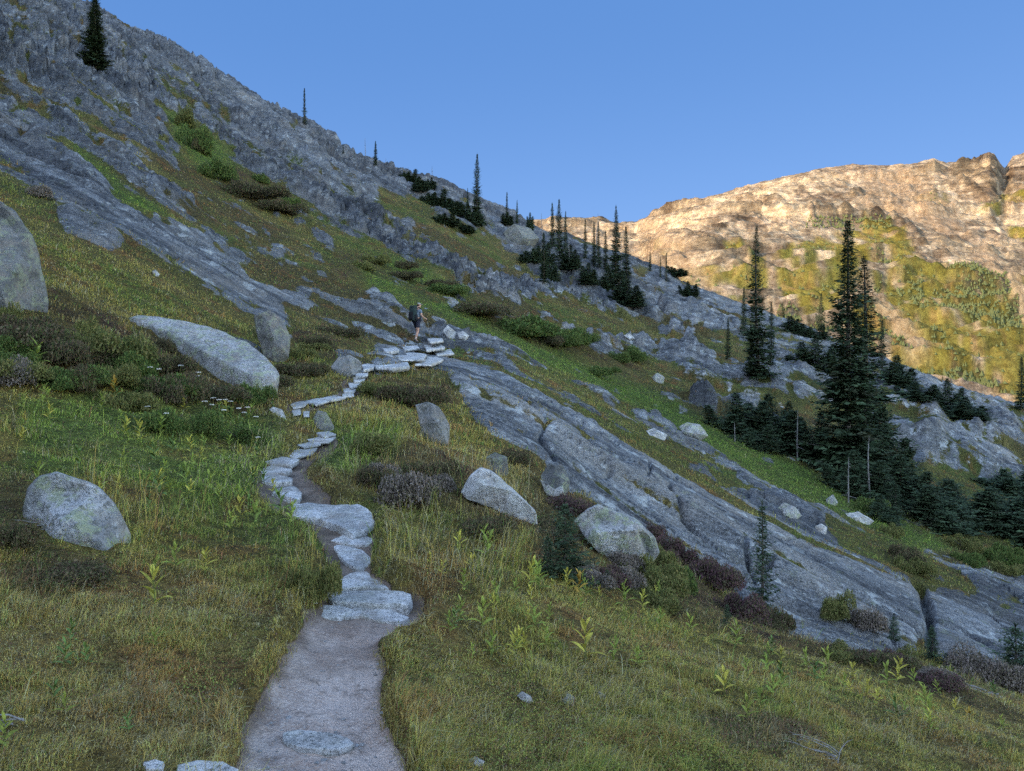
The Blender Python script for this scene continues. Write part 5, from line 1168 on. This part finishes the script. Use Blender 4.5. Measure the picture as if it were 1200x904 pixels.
# white-flowered herbs
M_PET = leafmat('cream petals', attr=False, color=(.72, .70, .62))
def flower(loc, H, seed, label, group):
    rg = np.random.default_rng(seed % 3); r = empty('flowering_herb', loc, seed)
    if seed < 3:
        tv, tf = tube([(0, 0, 0), (.01, 0, .3), (.0, .01, .6)], [.006, .005, .003], 5); st = mesh('stem', np.array(tv), tf, M_STEM, r)
        V_, F_ = [], []
        for k in range(9):
            a = k * 2.4; rr = .02 + .05 * (k / 9) ** .5
            for q in range(6):
                c = np.array([math.cos(a) * rr + rg.normal(0, .008), math.sin(a) * rr + rg.normal(0, .008), .6 + rg.normal(0, .006) - rr * .25]); s = .011; o = len(V_)
                V_ += [c + [s, 0, .002], c + [0, s, -.002], c + [-s, 0, .002], c + [0, -s, 0], c + [0, 0, .007]]; F_ += [[o, o + 1, o + 4], [o + 1, o + 2, o + 4], [o + 2, o + 3, o + 4], [o + 3, o, o + 4]]
        hd = mesh('flower_head', np.array(V_), F_, M_PET, r, smooth=False)
        V2, F2 = [], []
        for k in range(14):
            a = k * 2.1; d = np.array([math.cos(a), math.sin(a), .5]); v, f = leaf_strip(np.array([0, 0, .08 + .3 * rg.random()]), d / 1.12, .16, .022, .3, rg); o = len(V2); V2 += v; F2 += [[i + o for i in q] for q in f]
        lv = mesh('leaves', np.array(V2), F2, M_GRN, r); FLM[seed] = (st, hd, lv)
    else:
        for o in FLM[seed % 3]: q = o.copy(); COL.objects.link(q); q.parent = r
    s = H / .6; r.scale = (s, s, s); tag(r, label, 'flower', group)
FLM = {}
FL = [(176, 430), (186, 432), (212, 428), (250, 466), (257, 468), (264, 468), (240, 470), (232, 436), (195, 484), (173, 476), (280, 478), (286, 483), (300, 488), (302, 512), (248, 474), (270, 470), (233, 440), (290, 477), (170, 428), (262, 480)]
for i, (px, py) in enumerate(FL):
    x, y, z = ground(px, py + 26); H = (HY - py) / F * y - z
    flower((x, y, z), max(min(H, .7), .25), i, 'cream-flowered umbel herb in the lush bed below the long boulder', 'white-flowered herbs')

# ------------------------------------------------------------------ shrubs
def shrub_mesh(seed, n, cols, flat=.6, size=.05):
    rg = np.random.default_rng(seed)
    lob = rg.normal(0, .42, (9, 3)) * [1, 1, .3]; lob[:, 2] = np.abs(lob[:, 2]) * .8; rad = .28 + .25 * rg.random(9)
    k = rg.integers(0, 9, n); d = rg.normal(size=(n, 3)); d /= np.linalg.norm(d, axis=1)[:, None]; d[:, 2] = np.abs(d[:, 2]) * 1.0 - .1
    p = lob[k] + d * (rad[k] * (.45 + .6 * rg.random(n) ** .6))[:, None]; p[:, 2] = np.abs(p[:, 2]) * flat
    s = size * (.6 + .8 * rg.random(n)); a = rg.random(n) * 6.283; el = rg.normal(.5, .5, n)
    dv = np.stack([np.cos(a) * np.cos(el), np.sin(a) * np.cos(el), np.sin(el)], 1); sd = np.stack([-np.sin(a), np.cos(a), rg.normal(0, .4, n)], 1); S = s[:, None]
    Vv = np.stack([p, p + dv * S * .5 + sd * S * .3, p + dv * S, p + dv * S * .5 - sd * S * .3], 1).reshape(-1, 3); Fc = np.arange(n)[:, None] * 4 + np.array([0, 1, 2, 3])
    c = np.array(cols)[rg.integers(0, len(cols), n)] * (1.1 + 1.3 * rg.random((n, 1)))
    tw, tf = [], []
    for q in range(16):
        l_ = lob[q % 9] * .9 + rg.normal(0, .12, 3); l_[2] = abs(l_[2]) * flat + .12; v, f = tube([(0, 0, -.03), tuple(l_ * .5), tuple(l_)], [.014, .010, .004], 4); o = len(tw); tw += v; tf += [[i + o for i in g] for g in f]
    return (np.array(tw), tf), (Vv, Fc, np.repeat(np.clip(c, .006, .5), 4, 0))
SHC = {'heather': [(.08, .055, .036), (.07, .062, .03), (.065, .078, .03), (.10, .078, .045)], 'green': [(.07, .11, .03), (.055, .085, .025), (.10, .13, .035), (.085, .09, .03)], 'olive': [(.12, .13, .04), (.10, .10, .035), (.15, .13, .05), (.08, .09, .03)], 'purple': [(.085, .048, .05), (.075, .055, .04), (.10, .055, .058), (.075, .07, .038)], 'grey': [(.16, .13, .11), (.12, .10, .08), (.09, .08, .05), (.18, .15, .13)]}
SHM = {}
def shrub(loc, W, Hh, kind, seed, label, group=None):
    v = seed % 2; key = (kind, v); r = empty('shrub', loc, seed * 1.7)
    if key not in SHM:
        (tw, tf), (a, b, c) = shrub_mesh(seed + 7, 8500, SHC[kind], .75, .062); SHM[key] = (mesh('branches', tw, tf, M_BARK, r), mesh('foliage', a, b, M_TURF, r, smooth=False, cols={'veg': c}))
    else:
        for o in SHM[key]: q = o.copy(); COL.objects.link(q); q.parent = r
    r.scale = (W / 1.55, W / 1.55 * .9, Hh / .52); tag(r, label, 'shrub', group)
SH = [ # px, base row, w px, h px, kind, label
 (150, 436, 100, 56, 'green', 'large dark green shrub before the long boulder'), (110, 420, 110, 56, 'olive', 'broad dark shrub uphill of the large green one'), (40, 410, 110, 46, 'heather', 'dark heather bank under the edge boulder'), (10, 450, 80, 44, 'grey', 'greyish brown shrub at the edge of the photo'),
 (200, 462, 90, 36, 'green', 'rounded green shrub beside the reddish twigs'), (196, 412, 24, 26, 'heather', 'reddish shrub against the boulder undercut'), (255, 466, 80, 24, 'heather', 'heather clump under the long boulder'), (310, 455, 60, 26, 'heather', 'low heather at the low end of the long boulder'),
 (190, 505, 70, 40, 'green', 'lush green clump among the white flowers'), (240, 508, 60, 38, 'green', 'second lush green clump among the white flowers'), (290, 520, 60, 32, 'green', 'small lush clump near the trail bend'), (150, 480, 60, 40, 'olive', 'olive clump uphill of the lush ones'),
 (480, 590, 90, 56, 'grey', 'brownish twiggy heather beside the trail slabs'), (505, 560, 60, 34, 'heather', 'dark heather next to the twiggy one'), (478, 475, 70, 36, 'heather', 'dark purple-brown heather under the ledge'), (445, 460, 50, 24, 'olive', 'olive tuft under the long low step'), (440, 530, 70, 36, 'olive', 'green tuft by the middle bend'),
 (566, 625, 70, 34, 'heather', 'heather clump before the whitish wedge boulder'), (600, 545, 44, 26, 'heather', 'dark clump behind the whitish wedge boulder'), (690, 680, 70, 30, 'grey', 'brown heather in front of the greenish boulder'), (725, 640, 44, 30, 'grey', 'dry pinkish heather growing over the greenish boulder'), (770, 690, 90, 50, 'olive', 'olive-green mound below the purple heather'), (800, 690, 60, 40, 'green', 'green bush with pale leaves before purple heather'),
 (790, 655, 60, 36, 'purple', 'purple heather at the foot of the slab, highest clump'), (830, 685, 70, 44, 'purple', 'purple heather at the foot of the slab, middle clump'), (865, 722, 70, 40, 'purple', 'purple heather at the foot of the slab, lowest clump'), (910, 740, 60, 40, 'heather', 'dark heather at the base of the slab beside the young fir'), (1010, 770, 60, 30, 'grey', 'dry twiggy shrub below the slab face'), (975, 765, 44, 30, 'olive', 'yellow-green shrub at the slab base'), (1150, 800, 80, 36, 'grey', 'dry pinkish brush at the cracked rock'), (1190, 815, 60, 40, 'grey', 'dry brush at the edge of the photo'),
 (362, 700, 60, 70, 'olive', 'grassy hummock pressed against the dirt trail'), (375, 690, 40, 40, 'olive', 'smaller tuft on the grassy hummock'), (60, 680, 110, 30, 'heather', 'rusty low heather below the speckled boulder'), (20, 640, 60, 44, 'heather', 'brown heather beside the speckled boulder'),
 (400, 395, 50, 20, 'heather', 'dark heather under the sloping rock'), (345, 440, 50, 22, 'heather', 'rusty heather above the level crossing'), (215, 415, 0, 0, 'green', ''),
 (300, 235, 70, 26, 'heather', 'dark brown shrub patch in the upper gully'), (330, 250, 50, 20, 'heather', 'smaller dark shrub patch in the upper gully'), (255, 210, 50, 34, 'green', 'fresh green bush in the upper gully'), (235, 180, 40, 44, 'green', 'green bush between upper rock blocks'), (218, 150, 30, 30, 'olive', 'small green bush in the highest cleft'),
 (560, 370, 80, 22, 'heather', 'dark shrubs on the gully bank above the hiker'), (620, 395, 110, 36, 'green', 'wide dark green shrubs on the gully bank'), (670, 405, 70, 30, 'green', 'rounded dark green shrub in the gully'), (700, 440, 44, 16, 'green', 'small shrub in the bright gully strip'), (520, 345, 60, 18, 'green', 'shrub beside the bright gully strip'), (770, 632, 30, 26, 'purple', 'little purple bush growing on the slab'),
 (830, 560, 0, 0, 'green', ''), (1060, 660, 46, 28, 'heather', 'brown shrub in the notch of the slab'), (1075, 672, 40, 30, 'olive', 'grassy tuft in the notch of the slab'), (965, 470, 0, 0, 'green', ''), (945, 520, 50, 26, 'heather', 'brown bush under the big domed outcrop'), (48, 232, 34, 22, 'grey', 'pinkish brown bush where the high turf meets the upper rocks'),
]
for i, (px, by, w_, h_, kd, lab) in enumerate(SH):
    if not w_: continue
    x, y, z = ground(px, by)
    if px in (1010, 975, 1150, 1190): x, y, z = at_t(px, 14.5); h_ += 8
    if px in (790, 830, 865, 910): y = max(y, 9.5); x, y, z = at_t(px, y)
    shrub((x, y, z - .02), w_ / F * y * .82, h_ / F * y * .85, kd, i, lab)

rs_ = np.random.default_rng(31); k = 0; HG = []
for (reg, n, kinds, lab, grp, wr, hr) in (
    ([(0,370),(120,385),(170,420),(230,462),(330,468),(330,478),(240,485),(140,462),(0,450)], 16, ('green', 'heather', 'olive'), 'dark low shrub in the thicket uphill of the long flat boulder', 'shrubs of the thicket', (44, 80), (24, 44)),
    ([(560,360),(640,375),(720,405),(760,430),(700,428),(620,400)], 9, ('heather', 'green', 'green'), 'dark shrub on the bank of the bright gully', 'shrubs on the gully bank', (34, 60), (10, 18)),
    ([(400,300),(470,310),(560,350),(540,360),(440,330)], 6, ('heather', 'olive'), 'brown shrub uphill of the hiker', 'shrubs uphill of the hiker', (30, 50), (8, 14)),
    ([(640,580),(700,610),(760,650),(830,710),(780,715),(700,675),(640,640)], 10, ('grey', 'heather', 'purple', 'olive'), 'dark heather clump between the meadow rim and the slab', 'heather between rim and slab', (40, 64), (20, 34)),
    ([(930,760),(1060,780),(1180,820),(1200,835),(1060,798),(930,768)], 8, ('grey', 'heather', 'olive', 'purple'), 'dry heather clump behind the meadow crest', 'heather behind the crest', (40, 64), (18, 26)),
    ([(1000,590),(1060,620),(1200,665),(1200,680),(1060,640),(1000,610)], 8, ('green', 'olive'), 'leafy shrub under the dwarf firs of the gully', 'shrubs under the dwarf firs', (40, 70), (14, 22)),
    ([(200,150),(290,200),(350,240),(350,255),(260,220),(210,190)], 6, ('green', 'heather'), 'shrub in the cleft high on the slope', 'shrubs in the high cleft', (24, 44), (10, 18)),
    ([(440,540),(520,530),(545,570),(520,600),(450,590)], 5, ('grey', 'heather'), 'twiggy heather clump beside the stepping stones', 'heather beside the stones', (44, 64), (22, 34)),
    ([(300,395),(400,390),(425,410),(360,440),(300,400)], 6, ('heather', 'olive'), 'rusty heather above the climbing steps', 'heather above the climbing steps', (34, 54), (10, 18))):
    q = 0; xs_ = [p[0] for p in reg]; ys_ = [p[1] for p in reg]
    while q < n:
        px, py = rs_.uniform(min(xs_), max(xs_)), rs_.uniform(min(ys_), max(ys_))
        if not inpoly(reg, np.array([px]), np.array([py]))[0]: continue
        x, y, z = ground(px, py); k += 1; q += 1
        shrub((x, y, z - .03), rs_.uniform(*wr) / F * y * (.85 if y < 18 else .6), rs_.uniform(*hr) / F * y * (1 if y < 18 else 1.15), kinds[k % len(kinds)], 60 + k, lab, grp)

# dead twigs lying about
def twigs(name, px, py, L, seed, label, n=7, mat=None, spread=1.):
    rg = np.random.default_rng(seed); x, y, z = ground(px, py); o = empty(name, (x, y, z))
    for k in range(n):
        a = rg.normal(.2, .5 * spread); p = Vector((rg.normal(0, .05) * L, rg.normal(0, .05), .02)); pts = [p]; 
        for s in range(5):
            a += rg.normal(0, .25); p = p + Vector((-math.cos(a), math.sin(a) * .5, .16 * rg.normal() + .12 * spread)) * L / 5; pts.append(p)
        v, f = tube(pts, [L * .014 * (1 - i_ / 7) for i_ in range(6)], 5); mesh('twig', np.array(v), f, M_DEAD, o)
    tag(o, label, 'dead branch')
twigs('dead_branch', 66, 622, .42, 1, 'bleached branch lying against the speckled boulder', 6, spread=.3)
twigs('dead_branch', 978, 890, .26, 2, 'upright grey dead twig in the lower meadow', 9, spread=2.)
twigs('dead_branch', 1195, 812, .8, 3, 'tangle of grey dead twigs at the edge of the photo', 12, spread=1.6)
twigs('dead_branch', 1170, 818, .7, 4, 'tangle of grey dead twigs below the dark young fir', 10, spread=1.6)
twigs('dead_branch', 15, 855, .28, 5, 'pale dry twigs low in the turf at the edge of the photo', 9, spread=1.2)

# ================================================================== hiker
def skin(name, pts, edges, radii, mat, parent=None, sub=2, root=0):
    me = bpy.data.meshes.new(name); me.from_pydata(pts, edges, []); o = bpy.data.objects.new(name, me); COL.objects.link(o)
    m = o.modifiers.new('skin', 'SKIN'); m.use_smooth_shade = True
    for i, r in enumerate(radii):
        sv = me.skin_vertices[0].data[i]; sv.radius = r if isinstance(r, tuple) else (r, r); sv.use_root = (i == root)
    s = o.modifiers.new('sub', 'SUBSURF'); s.levels = s.render_levels = sub
    dg = bpy.context.evaluated_depsgraph_get(); ev = o.evaluated_get(dg); m2 = bpy.data.meshes.new_from_object(ev)
    o.modifiers.clear(); o.data = m2; m2.materials.clear(); m2.materials.append(mat)
    if parent: o.parent = parent
    return o
def plain(name, c, rough=.8):
    m, nt, b = newmat(name, rough, .2); nb = NB(nt); pos = nb.n('ShaderNodeTexCoord').outputs['Object']; n = nb.noise(pos, 14, 3, .6)
    nt.links.new(nb.mix(nb.ramp(n, .3, .7), tuple(.75 * x for x in c), tuple(1.2 * x for x in c)), b.inputs['Base Color']); return m
def hiker():
    hx, hy, hz = ground(488, 402)
    hz = height(hx, hy)
    S = (50 / F * hy) / 1.80
    r = empty('person', (hx, hy, hz), math.radians(-38)); r.scale = (S, S, S)      # local +X... faces local +Y turned to the right and away
    M_SK = plain('skin', (.50, .30, .22), .6)
    # joints, metres, facing +Y
    J = dict(pel=(0, 0, .93), ch=(0, .05, 1.22), nk=(0, .10, 1.44), hd=(0, .15, 1.56), ht=(0, .17, 1.67), nose=(0, .235, 1.575),
             shL=(-.17, .06, 1.38), elL=(-.25, .10, 1.12), wrL=(-.20, .30, .98), shR=(.17, .06, 1.38), elR=(.26, .06, 1.12), wrR=(.24, .30, 1.02),
             hpL=(-.09, 0, .90), knL=(-.10, .16, .52), anL=(-.10, .06, .12), toL=(-.11, .20, .05), hpR=(.09, 0, .90), knR=(.10, -.02, .49), anR=(.10, -.16, .12), toR=(.11, -.02, .05))
    nm = list(J); ix = {k: i for i, k in enumerate(nm)}
    R_ = dict(pel=(.14, .105), ch=(.155, .11), nk=(.055, .058), hd=(.082, .095), ht=(.06, .075), nose=(.022, .02), shL=.062, elL=.042, wrL=.028, shR=.062, elR=.042, wrR=.028, hpL=.088, knL=.058, anL=.042, toL=.035, hpR=.088, knR=.058, anR=.042, toR=.035)
    E = [('pel', 'ch'), ('ch', 'nk'), ('nk', 'hd'), ('hd', 'ht'), ('hd', 'nose'), ('ch', 'shL'), ('shL', 'elL'), ('elL', 'wrL'), ('ch', 'shR'), ('shR', 'elR'), ('elR', 'wrR'), ('pel', 'hpL'), ('hpL', 'knL'), ('knL', 'anL'), ('anL', 'toL'), ('pel', 'hpR'), ('hpR', 'knR'), ('knR', 'anR'), ('anR', 'toR')]
    # hands with five bent fingers closed round a pole grip
    pts = [J[k] for k in nm]; rad = [R_[k] for k in nm]; ed = [(ix[a], ix[b]) for a, b in E]
    for side, w in (('L', J['wrL']), ('R', J['wrR'])):
        sg = -1 if side == 'L' else 1; pc = (w[0] - sg * .01, w[1] + .07, w[2] - .01); pts.append(pc); rad.append((.034, .020)); pi_ = len(pts) - 1; ed.append((ix['wr' + side], pi_))
        for q, (dz, L) in enumerate(((.026, .034), (.010, .038), (-.007, .036), (-.023, .028))):
            a = (pc[0] - sg * .004, pc[1] + .03, pc[2] + dz); b = (a[0] - sg * .022, a[1] + L * .7, a[2] - .004); c = (b[0] - sg * .022, b[1] - .018, b[2] - .004)
            i0_ = len(pts); pts += [a, b, c]; rad += [.0095, .009, .008]; ed += [(pi_, i0_), (i0_, i0_ + 1), (i0_ + 1, i0_ + 2)]
        a = (pc[0] - sg * .022, pc[1] - .01, pc[2] + .03); b = (a[0] - sg * .018, a[1] + .026, a[2] + .008); i0_ = len(pts); pts += [a, b]; rad += [.011, .0095]; ed += [(pi_, i0_), (i0_, i0_ + 1)]
    skin('body', pts, ed, rad, M_SK, r)
    # clothes follow the body a little outside it
    M_SH = plain('grey shirt', (.18, .22, .27)); M_ST = plain('dark shorts', (.03, .032, .05)); M_BT = plain('hiking boots', (.12, .11, .10)); M_SO = plain('pale socks', (.42, .42, .40)); M_HR = plain('brown hair', (.05, .035, .025)); M_CP = plain('white cap', (.66, .66, .62))
    g = lambda *ks: [J[k] for k in ks]
    def mid(a, b, f): return tuple(J[a][i] * (1 - f) + J[b][i] * f for i in range(3))
    skin('shirt', [(0, 0, .96), J['ch'], (0, .085, 1.40), J['shL'], mid('shL', 'elL', .62), J['shR'], mid('shR', 'elR', .62)], [(0, 1), (1, 2), (1, 3), (3, 4), (1, 5), (5, 6)], [(.165, .13), (.175, .13), (.085, .075), .078, .066, .078, .066], M_SH, r)
    skin('shorts', [(0, 0, .98), J['hpL'], mid('hpL', 'knL', .72), J['hpR'], mid('hpR', 'knR', .72)], [(0, 1), (1, 2), (0, 3), (3, 4)], [(.155, .125), .112, .092, .112, .092], M_ST, r)
    for s in 'LR':
        a, t_ = J['an' + s], J['to' + s]; skin('boot', [(a[0], a[1] - .03, a[2] + .05), (a[0], a[1] - .03, .06), (t_[0], t_[1] + .03, .045)], [(0, 1), (1, 2)], [.056, .055, .045], M_BT, r, root=1)
        skin('sock', [mid('an' + s, 'kn' + s, .12), mid('an' + s, 'kn' + s, .36)], [(0, 1)], [.053, .058], M_SO, r)
    skin('hair', [(0, .10, 1.54), (0, .115, 1.62)], [(0, 1)], [(.083, .075), (.088, .09)], M_HR, r)
    cap = skin('cap', [(0, .145, 1.63), (0, .16, 1.695)], [(0, 1)], [(.098, .112), (.07, .085)], M_CP, r)
    bm_v, bm_f = [], []
    for lay, zz in ((0, 0.), (1, -.008)):
        for k in range(9):
            a = math.pi * k / 8; bm_v += [(.085 * math.cos(a), .21 + .02 * math.sin(a), 1.645 + zz), (.085 * math.cos(a), .21 + .105 * math.sin(a), 1.628 + zz - .02 * math.sin(a))]
    for lay in (0, 18):
        for k in range(8): f = [lay + 2 * k, lay + 2 * k + 2, lay + 2 * k + 3, lay + 2 * k + 1]; bm_f.append(f if lay else f[::-1])
    for k in range(8): bm_f.append([2 * k + 1, 2 * k + 3, 18 + 2 * k + 3, 18 + 2 * k + 1])
    mesh('visor', np.array(bm_v), bm_f, M_CP, cap)
    tag(r, 'person hiking uphill in white cap, grey shirt and dark shorts, seen from behind', 'person')
    # backpack, on the back of the figure
    p = empty('backpack', (hx, hy, hz), math.radians(-38)); p.scale = (S, S, S)
    M_BP = plain('dark green pack cloth', (.028, .045, .042)); M_BK = plain('black pack cloth', (.015, .016, .02))
    def box(name, c, s, mat, par, r=.05):
        import bmesh
        bm = bmesh.new(); bmesh.ops.create_cube(bm, size=1.)
        for v in bm.verts:
            f = .86 if v.co.z > 0 else 1.; v.co = Vector((v.co.x * s[0] * f, v.co.y * s[1] * f, v.co.z * s[2])) + Vector(c)
        bmesh.ops.bevel(bm, geom=bm.edges[:], offset=r, segments=4, affect='EDGES', profile=.6)
        me = bpy.data.meshes.new(name); bm.to_mesh(me); bm.free(); me.polygons.foreach_set('use_smooth', [True] * len(me.polygons)); me.materials.append(mat)
        o = bpy.data.objects.new(name, me); COL.objects.link(o); o.parent = par; return o
    box('main_pack', (0, -.20, 1.20), (.34, .24, .56), M_BP, p, .07); box('top_pocket', (0, -.18, 1.51), (.31, .23, .12), M_BP, p, .045); box('front_pocket', (0, -.335, 1.14), (.24, .07, .32), M_BK, p, .03)
    box('side_pocket', (-.185, -.19, 1.07), (.06, .15, .22), M_BK, p, .025); box('side_pocket', (.185, -.19, 1.07), (.06, .15, .22), M_BK, p, .025)
    for sx in (-1, 1):
        v, f = tube([(sx * .10, -.09, 1.42), (sx * .12, .02, 1.50), (sx * .13, .165, 1.40), (sx * .13, .195, 1.22), (sx * .15, .08, 1.03), (sx * .14, -.09, 1.0)], [.022] * 6, 8); mesh('shoulder_strap', np.array(v), f, M_BK, p)
    v, f = tube([(-.15, -.09, .99), (-.175, .05, .98), (-.10, .145, .98), (.10, .145, .98), (.175, .05, .98), (.15, -.09, .99)], [.024] * 6, 8); mesh('hip_belt', np.array(v), f, M_BK, p)
    tag(p, "dark green backpack worn on the hiker's back", 'backpack')
    for sx, hand, lab in ((-1, J['wrL'], "trekking pole in the hiker's hand on the camera side"), (1, J['wrR'], "trekking pole in the hiker's far hand")):
        q = empty('trekking_pole', (hx, hy, hz), math.radians(-38)); q.scale = (S, S, S); top = (hand[0] - sx * .028, hand[1] + .105, hand[2] + .07)
        bot = (top[0] + sx * .03, top[1] + .22, .04)
        v, f = tube([top, tuple(top[i] + (bot[i] - top[i]) * .16 for i in range(3))], [.018, .015], 8); mesh('grip', np.array(v), f, M_BK, q)
        v, f = tube([tuple(top[i] + (bot[i] - top[i]) * .16 for i in range(3)), bot], [.009, .006], 8); mesh('shaft', np.array(v), f, M_DEAD, q); tag(q, lab, 'trekking pole')
hiker()
